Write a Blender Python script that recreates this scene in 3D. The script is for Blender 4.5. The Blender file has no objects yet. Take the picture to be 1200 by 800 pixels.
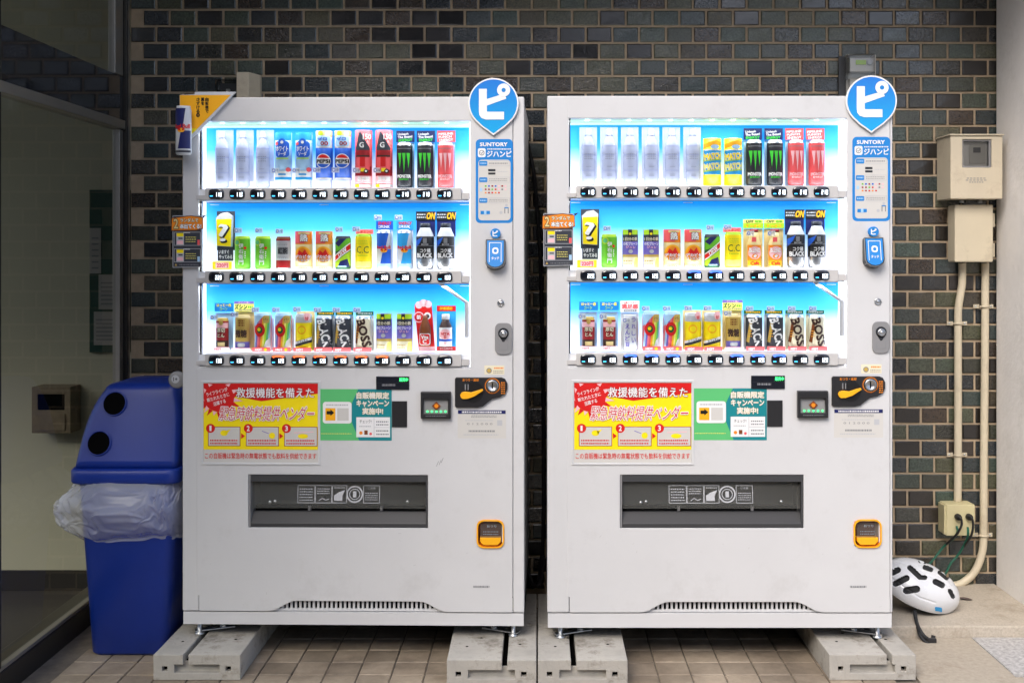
import bpy, bmesh, math, random
from mathutils import Vector, Matrix
from math import radians as R, sin, cos, pi, sqrt
random.seed(7)
S = bpy.context.scene; C = S.collection
# ------------------------------------------------------------------ camera, sky, sun, exposure
H = 1.403; F = 1240.0; YW = 4.413                     # eye height, focal length in photo pixels, distance of the brick wall
cam = bpy.data.objects.new('camera', bpy.data.cameras.new('camera')); C.objects.link(cam)
cam.location = (0, 0, H); cam.rotation_euler = (pi/2, 0, 0)
cam.data.sensor_width = 36; cam.data.lens = 36*F/1200
cam.data.shift_x = -30/1200; cam.data.shift_y = -100/1200; cam.data.clip_start = .05; cam.data.clip_end = 2000
S.camera = cam
W = bpy.data.worlds.new('World'); S.world = W; W.use_nodes = True
wn = W.node_tree; bg = wn.nodes['Background']
sky = wn.nodes.new('ShaderNodeTexSky'); sky.sky_type = 'NISHITA'; sky.sun_disc = False
SUN_EL, SUN_AZ = 44, 206                             # azimuth clockwise from +Y, the way the camera looks
sky.sun_elevation = R(SUN_EL); sky.sun_rotation = R(SUN_AZ); sky.air_density = .8; sky.dust_density = 3.5; sky.ozone_density = 1
wn.links.new(sky.outputs[0], bg.inputs[0]); bg.inputs[1].default_value = .12
sl = bpy.data.lights.new('sun', 'SUN'); sl.energy = .8; sl.angle = R(34); sl.color = (1, .985, .96)
so = bpy.data.objects.new('sun', sl); C.objects.link(so)
d = Vector((sin(R(SUN_AZ))*cos(R(SUN_EL)), cos(R(SUN_AZ))*cos(R(SUN_EL)), sin(R(SUN_EL))))
so.rotation_euler = d.to_track_quat('Z', 'Y').to_euler(); so.location = d*20
S.view_settings.view_transform = 'Standard'; S.view_settings.look = 'None'
S.view_settings.exposure = 1.22; S.view_settings.gamma = 1
S.render.engine = 'CYCLES'; S.cycles.use_denoising = True; S.cycles.max_bounces = 8; S.cycles.transparent_max_bounces = 16
S.cycles.sample_clamp_indirect = 6; S.cycles.caustics_reflective = False; S.cycles.caustics_refractive = False
LED = .50                                             # overall strength of the display lighting
# ------------------------------------------------------------------ materials
def lin(c):
    return tuple((x/255/12.92 if x/255 <= .04045 else ((x/255+.055)/1.055)**2.4) for x in c)
MATS = {}
def M(name, col, rough=.5, metal=0, emit=0, bump=0, bs=60, var=0, vs=6, coat=0, spec=.5, lit=None, dirt=None, ds=3, dt=(.54, .72)):
    """a principled material; col is 0-255 display RGB or linear when its values are all <= 1"""
    if max(col) > 1.001: col = lin(col)
    m = bpy.data.materials.new(name); m.use_nodes = True; n = m.node_tree; L = n.links.new
    b = n.nodes['Principled BSDF']; b.inputs['Base Color'].default_value = (*col, 1)
    b.inputs['Roughness'].default_value = rough; b.inputs['Metallic'].default_value = metal
    b.inputs['Coat Weight'].default_value = coat; b.inputs['Specular IOR Level'].default_value = spec
    if emit:
        b.inputs['Emission Color'].default_value = (*(lin(lit) if lit else col), 1); b.inputs['Emission Strength'].default_value = emit
    tc = n.nodes.new('ShaderNodeTexCoord')
    if var or dirt:
        t = n.nodes.new('ShaderNodeTexNoise'); t.inputs['Scale'].default_value = vs; t.inputs['Detail'].default_value = 6; t.inputs['Roughness'].default_value = .65
        L(tc.outputs['Object'], t.inputs['Vector'])
        r = n.nodes.new('ShaderNodeMapRange'); r.inputs[1].default_value = .3; r.inputs[2].default_value = .7
        r.inputs[3].default_value = 1-var; r.inputs[4].default_value = 1+var; L(t.outputs[0], r.inputs[0])
        mx = n.nodes.new('ShaderNodeMix'); mx.data_type = 'RGBA'; mx.blend_type = 'MULTIPLY'; mx.inputs[0].default_value = 1
        mx.inputs[6].default_value = (*col, 1); L(r.outputs[0], mx.inputs[7]); out = mx.outputs[2]
        rr = n.nodes.new('ShaderNodeMapRange'); rr.inputs[3].default_value = max(.02, rough-.1); rr.inputs[4].default_value = min(1, rough+.1)
        L(t.outputs[0], rr.inputs[0]); L(rr.outputs[0], b.inputs['Roughness'])
        if dirt:
            t2 = n.nodes.new('ShaderNodeTexNoise'); t2.inputs['Scale'].default_value = ds; t2.inputs['Detail'].default_value = 9; t2.inputs['Roughness'].default_value = .75
            L(tc.outputs['Object'], t2.inputs['Vector'])
            cr = n.nodes.new('ShaderNodeMapRange'); cr.inputs[1].default_value = dt[0]; cr.inputs[2].default_value = dt[1]; L(t2.outputs[0], cr.inputs[0])
            m2 = n.nodes.new('ShaderNodeMix'); m2.data_type = 'RGBA'; L(cr.outputs[0], m2.inputs[0]); L(out, m2.inputs[6])
            m2.inputs[7].default_value = (*(lin(dirt) if max(dirt) > 1.001 else dirt), 1); out = m2.outputs[2]
        L(out, b.inputs['Base Color'])
    if bump:
        t = n.nodes.new('ShaderNodeTexNoise'); t.inputs['Scale'].default_value = bs; t.inputs['Detail'].default_value = 4
        L(tc.outputs['Object'], t.inputs['Vector'])
        bp = n.nodes.new('ShaderNodeBump'); bp.inputs['Strength'].default_value = bump; bp.inputs['Distance'].default_value = .004
        L(t.outputs[0], bp.inputs['Height']); L(bp.outputs[0], b.inputs['Normal'])
    MATS[name] = m; return m
def P(name, *c):
    return M(name, c, rough=.42)
# print inks
for nm, c in dict(white=(236, 236, 236), offwhite=(205, 203, 198), black=(14, 14, 16), dark=(38, 40, 46), grey=(128, 130, 134), lightgrey=(186, 188, 192),
                  red=(212, 22, 22), deepred=(150, 18, 26), pink=(238, 120, 128), palepink=(246, 190, 196), salmon=(235, 92, 96), orange=(240, 140, 28), amber=(248, 178, 24),
                  yellow=(250, 226, 10), paleyellow=(244, 236, 120), gold=(196, 166, 84), palegold=(222, 200, 140), brown=(120, 62, 22), darkbrown=(58, 34, 24),
                  green=(104, 190, 40), lime=(170, 214, 40), darkgreen=(26, 92, 48), mint=(92, 190, 116), teal=(14, 132, 140), claw=(70, 214, 60), blue=(30, 92, 200),
                  signblue=(22, 128, 206), skyblue=(44, 160, 226), paleblue=(166, 204, 236), navy=(22, 30, 92), purple=(112, 100, 186), cream=(232, 224, 196), silver=(200, 204, 210),
                  charcoal=(52, 56, 66), lavender=(150, 158, 200), beige=(206, 190, 164)).items():
    P(nm, *c)
M('can_metal', (.72, .73, .75), rough=.28, metal=1)
M('paint', (.622, .626, .634), rough=.4, var=.03, vs=3.5, bump=.04, bs=400, dirt=(.56, .56, .56), ds=4)
M('paint_lower', (.63, .634, .642), rough=.4, var=.02, vs=4, bump=.04, bs=400)
M('inner_white', (.8, .81, .83), rough=.5)
M('rail_grey', (.54, .53, .52), rough=.38, var=.03)
M('button', (.008, .009, .014), rough=.12, coat=1)
M('scuff', (.46, .46, .46), rough=.6)
M('seam', (.02, .02, .022), rough=.7)
M('digit', (235, 245, 255), emit=1.5, lit=(232, 244, 255))
M('dash_led', (60, 170, 255), emit=.9, lit=(70, 190, 255))
M('hot_led', (235, 90, 30), emit=.55, lit=(255, 110, 50))
M('cold_led', (40, 80, 255), emit=.8, lit=(60, 110, 255))
M('green_led', (60, 255, 110), emit=1.3, lit=(60, 255, 120))
M('led_lens', (230, 255, 240), emit=3.0, lit=(215, 255, 232))
M('side_glow', (240, 244, 255), emit=.75, lit=(236, 240, 255)); M('mint_light', (205, 240, 228), emit=.35, lit=(200, 240, 225))
M('black_plastic', (.018, .018, .02), rough=.35, bump=.1, bs=500)
M('dark_plastic', (.05, .052, .056), rough=.4, bump=.1, bs=500)
M('grey_plastic', (.25, .25, .255), rough=.42)
M('steel', (.55, .56, .57), rough=.3, metal=1, var=.08, vs=20)
M('zinc', (.58, .6, .62), rough=.38, metal=.9, var=.2, vs=30)
M('concrete', (.43, .41, .37), rough=.88, var=.2, vs=9, bump=.4, bs=70, dirt=(.13, .11, .08), ds=9, dt=(.50, .70))
M('hole', (.004, .004, .004), rough=.9, spec=0)
M('beige_plastic', (.62, .55, .41), rough=.45, var=.04, vs=6, dirt=(.42, .36, .26), ds=4)
M('beige_metal', (.60, .53, .40), rough=.5, var=.05, vs=6, dirt=(.44, .37, .27), ds=6)
M('old_ivory', (.62, .56, .33), rough=.5, var=.06, vs=9)
M('meter_grey', (.62, .61, .58), rough=.4, var=.05)
M('bin_blue', (.006, .032, .27), rough=.36, var=.08, vs=5, bump=.05, bs=200)
M('cable_black', (.012, .012, .013), rough=.5)
M('cable_green', (.01, .12, .075), rough=.45)
M('stucco', (.84, .82, .80), rough=.9, bump=.6, bs=42, var=.06, vs=3, dirt=(.70, .68, .65), ds=2.2)
M('granite', (.42, .41, .40), rough=.7, var=.4, vs=70, bump=.15, bs=200)
M('granite_worn', (.45, .40, .33), rough=.75, var=.18, vs=120, bump=.15, bs=150, dirt=(.30, .25, .19), ds=4)
M('paving_worn', (.40, .35, .28), rough=.8, var=.14, vs=60, bump=.15, bs=150, dirt=(.27, .22, .16), ds=6)
M('cream_wall', (.58, .57, .43), rough=.8, var=.03, vs=3)
M('inner_floor', (.05, .045, .04), rough=.4, var=.2)
M('aluminium', (.42, .40, .36), rough=.38, metal=.8, var=.06)
M('bronze', (.05, .046, .042), rough=.3, metal=.6)
M('notice_green', (.014, .06, .042), rough=.85)
M('paper', (.42, .41, .38), rough=.8)
M('wood_box', (.24, .19, .12), rough=.6, var=.2, vs=20)
M('grout', (.45, .35, .24), rough=.95, var=.12, vs=30, bump=.3, bs=200)
M('floor_grout', (.17, .145, .115), rough=.95, var=.3, vs=20)
M('ground_asphalt', (.25, .243, .23), rough=.9, var=.15, vs=3)
M('ceiling_paint', (.5, .49, .46), rough=.9, var=.04)
M('helmet_white', (.74, .76, .79), rough=.28, coat=.4, var=.03)
M('helmet_foam', (.015, .016, .018), rough=.7)
M('smoke_back', (.40, .39, .36), rough=.5, var=.1)
M('dark_gloss', (.05, .05, .052), rough=.45, spec=.25)
M('interior_dark', (.03, .03, .032), rough=.5)
M('blocker_grey', (.10, .095, .09), rough=.85, var=.1)

def nodes(name):
    m = bpy.data.materials.new(name); m.use_nodes = True; MATS[name] = m; n = m.node_tree; n.nodes.remove(n.nodes['Principled BSDF'])
    return n, n.nodes['Material Output'].inputs['Surface'], n.links.new
def clear(name, tint, ior=1.5, rough=.01, k=1.0):
    """a thin clear sheet: straight-through light plus its own reflection"""
    n, o, L = nodes(name)
    t = n.nodes.new('ShaderNodeBsdfTransparent'); t.inputs[0].default_value = (*tint, 1)
    g = n.nodes.new('ShaderNodeBsdfGlossy'); g.inputs['Roughness'].default_value = rough
    f = n.nodes.new('ShaderNodeFresnel'); f.inputs[0].default_value = ior
    mm = n.nodes.new('ShaderNodeMath'); mm.operation = 'MULTIPLY'; mm.inputs[1].default_value = k; L(f.outputs[0], mm.inputs[0])
    x = n.nodes.new('ShaderNodeMixShader'); L(mm.outputs[0], x.inputs[0]); L(t.outputs[0], x.inputs[1]); L(g.outputs[0], x.inputs[2]); L(x.outputs[0], o)
clear('glass', (.97, .98, .98), k=.7)
clear('door_glass', (.80, .82, .76), k=.9)
clear('clear_plastic', (.9, .9, .88), k=1.6, rough=.05)
def film(name, col, thru, rough=.3, crease=False):
    n, o, L = nodes(name)
    t = n.nodes.new('ShaderNodeBsdfTransparent'); b = n.nodes.new('ShaderNodeBsdfPrincipled'); b.inputs['Base Color'].default_value = (*col, 1); b.inputs['Roughness'].default_value = rough
    x = n.nodes.new('ShaderNodeMixShader'); x.inputs[0].default_value = 1-thru
    if crease:
        tc = n.nodes.new('ShaderNodeTexCoord'); nz = n.nodes.new('ShaderNodeTexNoise'); nz.noise_type = 'RIDGED_MULTIFRACTAL'; nz.inputs['Scale'].default_value = 9; nz.inputs['Detail'].default_value = 3; nz.inputs['Distortion'].default_value = .8
        L(tc.outputs['Object'], nz.inputs['Vector']); bp = n.nodes.new('ShaderNodeBump'); bp.inputs['Strength'].default_value = .9; bp.inputs['Distance'].default_value = .012; L(nz.outputs[0], bp.inputs['Height']); L(bp.outputs[0], b.inputs['Normal'])
        mr = n.nodes.new('ShaderNodeMapRange'); mr.inputs[1].default_value = .3; mr.inputs[2].default_value = 1.4; mr.inputs[3].default_value = .32; mr.inputs[4].default_value = .72; L(nz.outputs[0], mr.inputs[0]); L(mr.outputs[0], x.inputs[0])
    L(t.outputs[0], x.inputs[1]); L(b.outputs[0], x.inputs[2]); L(x.outputs[0], o)
film('bottle_plastic', lin((198, 205, 230)), .30, .12)
film('smoke_flap', (.13, .13, .12), .55, .10)
film('bag_film', (.86, .88, .93), .66, .14, crease=True)
film('pale_card', lin((232, 238, 252)), .25, .3)
film('tag_film', lin((240, 244, 250)), .5, .3)

def backdrop_material():
    """printed, back-lit display card: sky blue at its top fading to painted-in white LED glow (UV v runs from its foot to its top)"""
    n, o, L = nodes('backdrop')
    uv = n.nodes.new('ShaderNodeUVMap'); sp = n.nodes.new('ShaderNodeSeparateXYZ'); L(uv.outputs[0], sp.inputs[0])
    cr = n.nodes.new('ShaderNodeValToRGB'); L(sp.outputs[1], cr.inputs[0]); e = cr.color_ramp.elements
    e[0].position = .34; e[0].color = (*lin((236, 240, 250)), 1); e[1].position = .90; e[1].color = (*lin((18, 148, 240)), 1)  # white foot of the ramp paints the LED glow into the card
    q = cr.color_ramp.elements.new(.68); q.color = (*lin((64, 172, 244)), 1)
    q = cr.color_ramp.elements.new(.50); q.color = (*lin((180, 214, 246)), 1)
    b = n.nodes.new('ShaderNodeBsdfPrincipled'); L(cr.outputs[0], b.inputs['Base Color']); L(cr.outputs[0], b.inputs['Emission Color'])
    b.inputs['Roughness'].default_value = .4; b.inputs['Emission Strength'].default_value = .72*LED; L(b.outputs[0], o)
backdrop_material()
def sign_gradient():
    n, o, L = nodes('sign_gradient')
    tc = n.nodes.new('ShaderNodeTexCoord'); sp = n.nodes.new('ShaderNodeSeparateXYZ'); L(tc.outputs['Generated'], sp.inputs[0])
    cr = n.nodes.new('ShaderNodeValToRGB'); L(sp.outputs[2], cr.inputs[0]); e = cr.color_ramp.elements
    e[0].color = (*lin((20, 165, 226)), 1); e[1].color = (*lin((28, 116, 208)), 1)
    b = n.nodes.new('ShaderNodeBsdfPrincipled'); L(cr.outputs[0], b.inputs['Base Color']); b.inputs['Roughness'].default_value = .35; L(b.outputs[0], o)
sign_gradient()
CW, CH = .1118, .0689; ZJ = H+(300-31.4)/281; XJ = (811.8-630)/281       # brick pitch and one measured joint
def brick_material():
    n, o, L = nodes('glazed_brick'); N = n.nodes.new
    geo = N('ShaderNodeNewGeometry'); sp = N('ShaderNodeSeparateXYZ'); L(geo.outputs['Position'], sp.inputs[0])
    def ma(op, a, b=None, c=None):
        q = N('ShaderNodeMath'); q.operation = op
        for i, v in enumerate((a, b, c)):
            if v is None: continue
            if isinstance(v, (int, float)): q.inputs[i].default_value = v
            else: L(v, q.inputs[i])
        return q.outputs[0]
    row = ma('FLOOR', ma('DIVIDE', ma('SUBTRACT', sp.outputs[2], ZJ-40*CH), CH))
    col = ma('FLOOR', ma('ADD', ma('DIVIDE', ma('SUBTRACT', sp.outputs[0], XJ-60*CW), CW), ma('MULTIPLY', ma('MODULO', ma('ADD', row, 1), 2), .5)))
    cx = N('ShaderNodeCombineXYZ'); L(col, cx.inputs[0]); L(row, cx.inputs[1])
    wn_ = N('ShaderNodeTexWhiteNoise'); wn_.noise_dimensions = '2D'; L(cx.outputs[0], wn_.inputs[0])
    cr = N('ShaderNodeValToRGB'); L(wn_.outputs[0], cr.inputs[0]); cr.color_ramp.interpolation = 'LINEAR'; e = cr.color_ramp.elements
    e[0].color = (.015, .012, .010, 1); e[1].color = (.088, .082, .042, 1)
    for p, c in ((.14, (.018, .016, .016)), (.28, (.024, .030, .034)), (.40, (.036, .052, .048)), (.50, (.046, .030, .019)), (.60, (.022, .019, .017)), (.70, (.050, .058, .038)), (.80, (.066, .068, .038)), (.88, (.042, .068, .054)), (.95, (.034, .024, .017))):
        q = e.new(p); q.color = (*c, 1)
    nz = N('ShaderNodeTexNoise'); nz.inputs['Scale'].default_value = 130; nz.inputs['Detail'].default_value = 5; L(geo.outputs['Position'], nz.inputs['Vector'])
    mx = N('ShaderNodeMix'); mx.data_type = 'RGBA'; mx.blend_type = 'MULTIPLY'; mx.inputs[0].default_value = 1; L(cr.outputs[0], mx.inputs[6])
    mr = N('ShaderNodeMapRange'); mr.inputs[1].default_value = .3; mr.inputs[2].default_value = .7; mr.inputs[3].default_value = .55; mr.inputs[4].default_value = 1.5; L(nz.outputs[0], mr.inputs[0]); L(mr.outputs[0], mx.inputs[7])
    b = N('ShaderNodeBsdfPrincipled'); L(mx.outputs[2], b.inputs['Base Color'])
    sep = N('ShaderNodeSeparateColor'); L(wn_.outputs[1], sep.inputs[0])
    rg = N('ShaderNodeMapRange'); rg.inputs[3].default_value = .10; rg.inputs[4].default_value = .30; L(sep.outputs[1], rg.inputs[0]); L(rg.outputs[0], b.inputs['Roughness'])
    b.inputs['Specular IOR Level'].default_value = .6; b.inputs['Coat Weight'].default_value = .6; b.inputs['Coat Roughness'].default_value = .14
    wv = N('ShaderNodeTexNoise'); wv.inputs['Scale'].default_value = 95; wv.inputs['Detail'].default_value = 3; wv.inputs['Distortion'].default_value = 1.6; L(geo.outputs['Position'], wv.inputs['Vector'])
    bs = N('ShaderNodeMapRange'); bs.inputs[3].default_value = .10; bs.inputs[4].default_value = .6; L(sep.outputs[0], bs.inputs[0])
    bp = N('ShaderNodeBump'); bp.inputs['Distance'].default_value = .004; L(bs.outputs[0], bp.inputs['Strength']); L(wv.outputs[0], bp.inputs['Height']); L(bp.outputs[0], b.inputs['Normal']); L(bp.outputs[0], b.inputs['Coat Normal']); L(b.outputs[0], o)
brick_material()
def tile_material():
    n, o, L = nodes('floor_tile'); N = n.nodes.new
    geo = N('ShaderNodeNewGeometry'); ri = N('ShaderNodeObjectInfo')
    a = N('ShaderNodeTexNoise'); a.inputs['Scale'].default_value = 4; a.inputs['Detail'].default_value = 8; a.inputs['Roughness'].default_value = .7; L(geo.outputs['Position'], a.inputs['Vector'])
    cr = N('ShaderNodeValToRGB'); L(a.outputs[0], cr.inputs[0]); e = cr.color_ramp.elements
    e[0].position = .32; e[0].color = (.17, .134, .098, 1); e[1].position = .7; e[1].color = (.42, .345, .26, 1)
    mr = N('ShaderNodeMapRange'); mr.inputs[3].default_value = .82; mr.inputs[4].default_value = 1.15; L(ri.outputs['Random'], mr.inputs[0])
    mx = N('ShaderNodeMix'); mx.data_type = 'RGBA'; mx.blend_type = 'MULTIPLY'; mx.inputs[0].default_value = 1; L(cr.outputs[0], mx.inputs[6]); L(mr.outputs[0], mx.inputs[7])
    b = N('ShaderNodeBsdfPrincipled'); L(mx.outputs[2], b.inputs['Base Color']); b.inputs['Roughness'].default_value = .62
    f = N('ShaderNodeTexNoise'); f.inputs['Scale'].default_value = 160; L(geo.outputs['Position'], f.inputs['Vector'])
    bp = N('ShaderNodeBump'); bp.inputs['Strength'].default_value = .3; bp.inputs['Distance'].default_value = .002; L(f.outputs[0], bp.inputs['Height']); L(bp.outputs[0], b.inputs['Normal']); L(b.outputs[0], o)
tile_material()
# ------------------------------------------------------------------ mesh builder
TXT = {}
def glyphs(s, bold=0):
    k = (s, bold)
    if k not in TXT:
        cu = bpy.data.curves.new('t', 'FONT'); cu.body = s; cu.resolution_u = 2; cu.offset = bold; cu.space_line = .95
        ob = bpy.data.objects.new('t', cu); me = ob.to_mesh()
        TXT[k] = ([(v.co.x, v.co.y) for v in me.vertices], [tuple(p.vertices) for p in me.polygons])
        ob.to_mesh_clear(); bpy.data.objects.remove(ob); bpy.data.curves.remove(cu)
    return TXT[k]
def clip(poly, a, keep):
    out = []
    for i in range(len(poly)):
        p, q = poly[i-1], poly[i]
        ip = (p[0]-a)*keep >= -1e-9; iq = (q[0]-a)*keep >= -1e-9
        if ip != iq:
            t = (a-p[0])/(q[0]-p[0]); out.append((a, p[1]+(q[1]-p[1])*t))
        if iq: out.append(q)
    return out
class MB:
    """collects faces; f maps (a, b, n) of a drawing surface to x, y, z; cuts are the a-values where a curved surface bends"""
    STEP = .00045
    def __init__(s, f=None, cuts=None, up=1):
        s.v = []; s.fc = []; s.m = []; s.sm = []; s.uv = {}; s.mi = {}; s.f = f; s.cuts = cuts; s.up = up
    def face(s, cos, mat, smooth=False):
        i = len(s.v); s.v += [tuple(c) for c in cos]; s.fc.append(tuple(range(i, i+len(cos)))); s.m.append(s.mi.setdefault(mat, len(s.mi))); s.sm.append(smooth)
    def mesh(s, vs, fs, mat, smooth=False):
        i = len(s.v); s.v += [tuple(c) for c in vs]; k = s.mi.setdefault(mat, len(s.mi))
        for f in fs: s.fc.append(tuple(i+j for j in f)); s.m.append(k); s.sm.append(smooth)
    # drawing on the surface
    def poly(s, pts, mat, n=1):
        parts = [pts]
        if s.cuts:
            parts = []; rest = pts
            for c in s.cuts:
                l = clip(rest, c, -1); rest = clip(rest, c, 1)
                if len(l) > 2: parts.append(l)
                if len(rest) < 3: break
            if len(rest) > 2: parts.append(rest)
        for p in parts: s.face([s.f(a, b, n*s.STEP) for a, b in p], mat)
    def rect(s, a0, b0, a1, b1, mat, n=1): s.poly([(a0, b0), (a1, b0), (a1, b1), (a0, b1)], mat, n)
    def disc(s, cx, cy, r, mat, n=1, ry=None, k=28): s.poly([(cx+r*cos(2*pi*i/k), cy+(ry or r)*sin(2*pi*i/k)) for i in range(k)], mat, n)
    def rrect(s, a0, b0, a1, b1, r, mat, n=1):
        if b0 > b1: b0, b1 = b1, b0
        p = []
        for cx, cy, t in ((a1-r, b1-r, 0), (a0+r, b1-r, 90), (a0+r, b0+r, 180), (a1-r, b0+r, 270)):
            p += [(cx+r*cos(R(t+i*22.5)), cy+r*sin(R(t+i*22.5))) for i in range(5)]
        s.poly(p, mat, n)
    def line(s, pts, w, mat, n=1):
        for (x0, y0), (x1, y1) in zip(pts, pts[1:]):
            l = math.hypot(x1-x0, y1-y0) or 1; dx, dy = -(y1-y0)/l*w/2, (x1-x0)/l*w/2
            s.poly([(x0+dx, y0+dy), (x1+dx, y1+dy), (x1-dx, y1-dy), (x0-dx, y0-dy)], mat, n)
    def text(s, t, cx, cy, w, h, mat, n=2, bold=.02, rot=0, shear=0, out=None, ob=.07):
        v0, _ = glyphs(t, 0); xs = [p[0] for p in v0]; ys = [p[1] for p in v0]
        x0, x1, y0, y1 = min(xs), max(xs), min(ys), max(ys); c, sn = cos(R(rot)), sin(R(rot))
        v, f = glyphs(t, 0); kx, ky = w/max(x1-x0, 1e-6), h/max(y1-y0, 1e-6)
        for mm, bb, nn in ([(out, ob, n)] if out else [])+[(mat, bold, n+(1 if out else 0))]:
            m_ = 8 if mm == out else 4 if bb > .01 else 1
            for e in range(m_):
                dx, dy = (bb*kx*cos(2*pi*(e+.5)/m_), bb*ky*sin(2*pi*(e+.5)/m_)) if m_ > 1 else (0, 0); q = []
                for x, y in v:
                    px = (x-(x0+x1)/2)*kx+dx; py = (y-(y0+y1)/2)*ky+dy; px += py*shear
                    q.append(s.f(cx+px*c-py*sn, cy+s.up*(px*sn+py*c), (nn+.09*e)*s.STEP))
                s.mesh(q, f, mm)
    def scribble(s, a0, b0, a1, b1, mat, n=2, rows=2, seed=1, fill=.55):
        """rows of print too small to read"""
        rd = random.Random(seed); hh = (b1-b0)/rows
        for i in range(rows):
            a = a0
            while a < a1-.3:
                w = min(rd.uniform(.7, 2.4), a1-a); s.rect(a, b0+hh*(i+.5-fill/2), a+w*.8, b0+hh*(i+.5+fill/2), mat, n); a += w+.25
    # solids
    def box(s, x0, x1, y0, y1, z0, z1, mat):
        vs = [(x, y, z) for z in (z0, z1) for y in (y0, y1) for x in (x0, x1)]
        s.mesh(vs, [(0, 2, 3, 1), (4, 5, 7, 6), (0, 1, 5, 4), (2, 6, 7, 3), (0, 4, 6, 2), (1, 3, 7, 5)], mat)
    def plate(s, x0, x1, z0, z1, y0, y1, holes, mat, inner=None, back=False):
        xs = sorted({x0, x1, *[h[0] for h in holes], *[h[1] for h in holes]}); zs = sorted({z0, z1, *[h[2] for h in holes], *[h[3] for h in holes]})
        def solid(i, j):
            if i < 0 or j < 0 or i >= len(xs)-1 or j >= len(zs)-1: return None
            a, b = (xs[i]+xs[i+1])/2, (zs[j]+zs[j+1])/2
            return not any(h[0] < a < h[1] and h[2] < b < h[3] for h in holes)
        for i in range(len(xs)-1):
            for j in range(len(zs)-1):
                if not solid(i, j): continue
                a0, a1, b0, b1 = xs[i], xs[i+1], zs[j], zs[j+1]
                s.face([(a0, y0, b0), (a1, y0, b0), (a1, y0, b1), (a0, y0, b1)], mat)
                if back: s.face([(a0, y1, b0), (a0, y1, b1), (a1, y1, b1), (a1, y1, b0)], mat)
                for di, dj, e in ((-1, 0, ((a0, b0), (a0, b1))), (1, 0, ((a1, b1), (a1, b0))), (0, -1, ((a1, b0), (a0, b0))), (0, 1, ((a0, b1), (a1, b1)))):
                    q = solid(i+di, j+dj)
                    if not q:
                        (p, r), (u, w) = e; s.face([(p, y0, r), (u, y0, w), (u, y1, w), (p, y1, r)], mat if q is None else (inner or mat))
    def lathe(s, prof, mat, cx=0, cy=0, z0=0, k=28, depth=1.0, sc=1.0, smooth=True):
        n = len(prof); vs = []
        for r, z in prof:
            for i in range(k):
                a = 2*pi*i/k; vs.append((cx+r*sc*sin(a), cy-r*sc*depth*cos(a), z0+z*sc))
        fs = [(j*k+i, j*k+(i+1) % k, (j+1)*k+(i+1) % k, (j+1)*k+i) for j in range(n-1) for i in range(k)]
        s.mesh(vs, fs, mat, smooth)
    def tube(s, pts, r, mat, k=10, caps=True):
        pts = [Vector(p) for p in pts]; rings = []; up = None
        for i, p in enumerate(pts):
            t = (pts[min(i+1, len(pts)-1)]-pts[max(i-1, 0)]).normalized()
            if up is None: up = t.orthogonal().normalized()
            up = (up-t*up.dot(t)).normalized(); b = t.cross(up)
            rr = r[i] if isinstance(r, (list, tuple)) else r
            rings.append([p+(up*cos(2*pi*j/k)+b*sin(2*pi*j/k))*rr for j in range(k)])
        vs = [q for g in rings for q in g]
        s.mesh(vs, [(i*k+j, i*k+(j+1) % k, (i+1)*k+(j+1) % k, (i+1)*k+j) for i in range(len(pts)-1) for j in range(k)], mat, True)
        if caps:
            s.face(rings[0][::-1], mat); s.face(rings[-1], mat)
    def extrude(s, pts, f0, f1, mat, side=None, smooth=False):
        """outline pts (2D) placed by f0 (front) and f1 (back)"""
        a = [f0(*p) for p in pts]; b = [f1(*p) for p in pts]; s.face(a, mat); s.face(b[::-1], mat)
        for i in range(len(pts)): s.face([a[i-1], a[i], b[i], b[i-1]], side or mat, smooth)
    def build(s, name, parent=None, bev=0, seg=2, loc=None, rot=None, xf=None):
        me = bpy.data.meshes.new(name); me.from_pydata(s.v, [], s.fc)
        for mt in s.mi: me.materials.append(MATS[mt])
        me.polygons.foreach_set('material_index', s.m); me.polygons.foreach_set('use_smooth', s.sm)
        bm = bmesh.new(); bm.from_mesh(me); bmesh.ops.remove_doubles(bm, verts=bm.verts, dist=1e-6)
        if bev:
            bmesh.ops.recalc_face_normals(bm, faces=bm.faces)
            ed = [e for e in bm.edges if len(e.link_faces) == 2 and e.calc_face_angle(0) > .6]
            if ed: bmesh.ops.bevel(bm, geom=ed, offset=bev, segments=seg, profile=.6, affect='EDGES', clamp_overlap=True)
        bm.to_mesh(me); bm.free()
        return link(name, me, parent, loc, rot)
KIDS = {}
def link(name, me, parent=None, loc=None, rot=None):
    o = bpy.data.objects.new(name, me); C.objects.link(o)
    if parent: o.parent = parent; KIDS.setdefault(parent.name, []).append(o)
    if loc: o.location = loc
    if rot: o.rotation_euler = rot
    return o
def tag(o, label=None, cat=None, group=None, kind=None):
    for k, v in (('label', label), ('category', cat), ('group', group), ('kind', kind)):
        if v: o[k] = v
    return o
def root(name, loc, label, cat, group=None, rz=0):
    o = bpy.data.objects.new(name, None); C.objects.link(o); o.location = loc; o.rotation_euler = (0, 0, rz); o.empty_display_size = .05
    return tag(o, label, cat, group)
def copy_tree(o, parent=None):
    c = o.copy(); C.objects.link(c); c.parent = parent
    for ch in KIDS.get(o.name, ()): copy_tree(ch, c)
    return c
def at(px, py, Y): return Vector(((px-630)*Y/F, Y, H+(300-py)*Y/F))
def spline(pts, n=8):
    out = []; P_ = [pts[0]]+list(pts)+[pts[-1]]; P_ = [Vector(p) for p in P_]
    for i in range(1, len(P_)-2):
        for j in range(n):
            t = j/n; a, b, c, e = P_[i-1:i+3]
            out.append(.5*((2*b)+(c-a)*t+(2*a-5*b+4*c-e)*t*t+(3*b-a-3*c+e)*t**3))
    return out+[P_[-2]]
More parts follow.
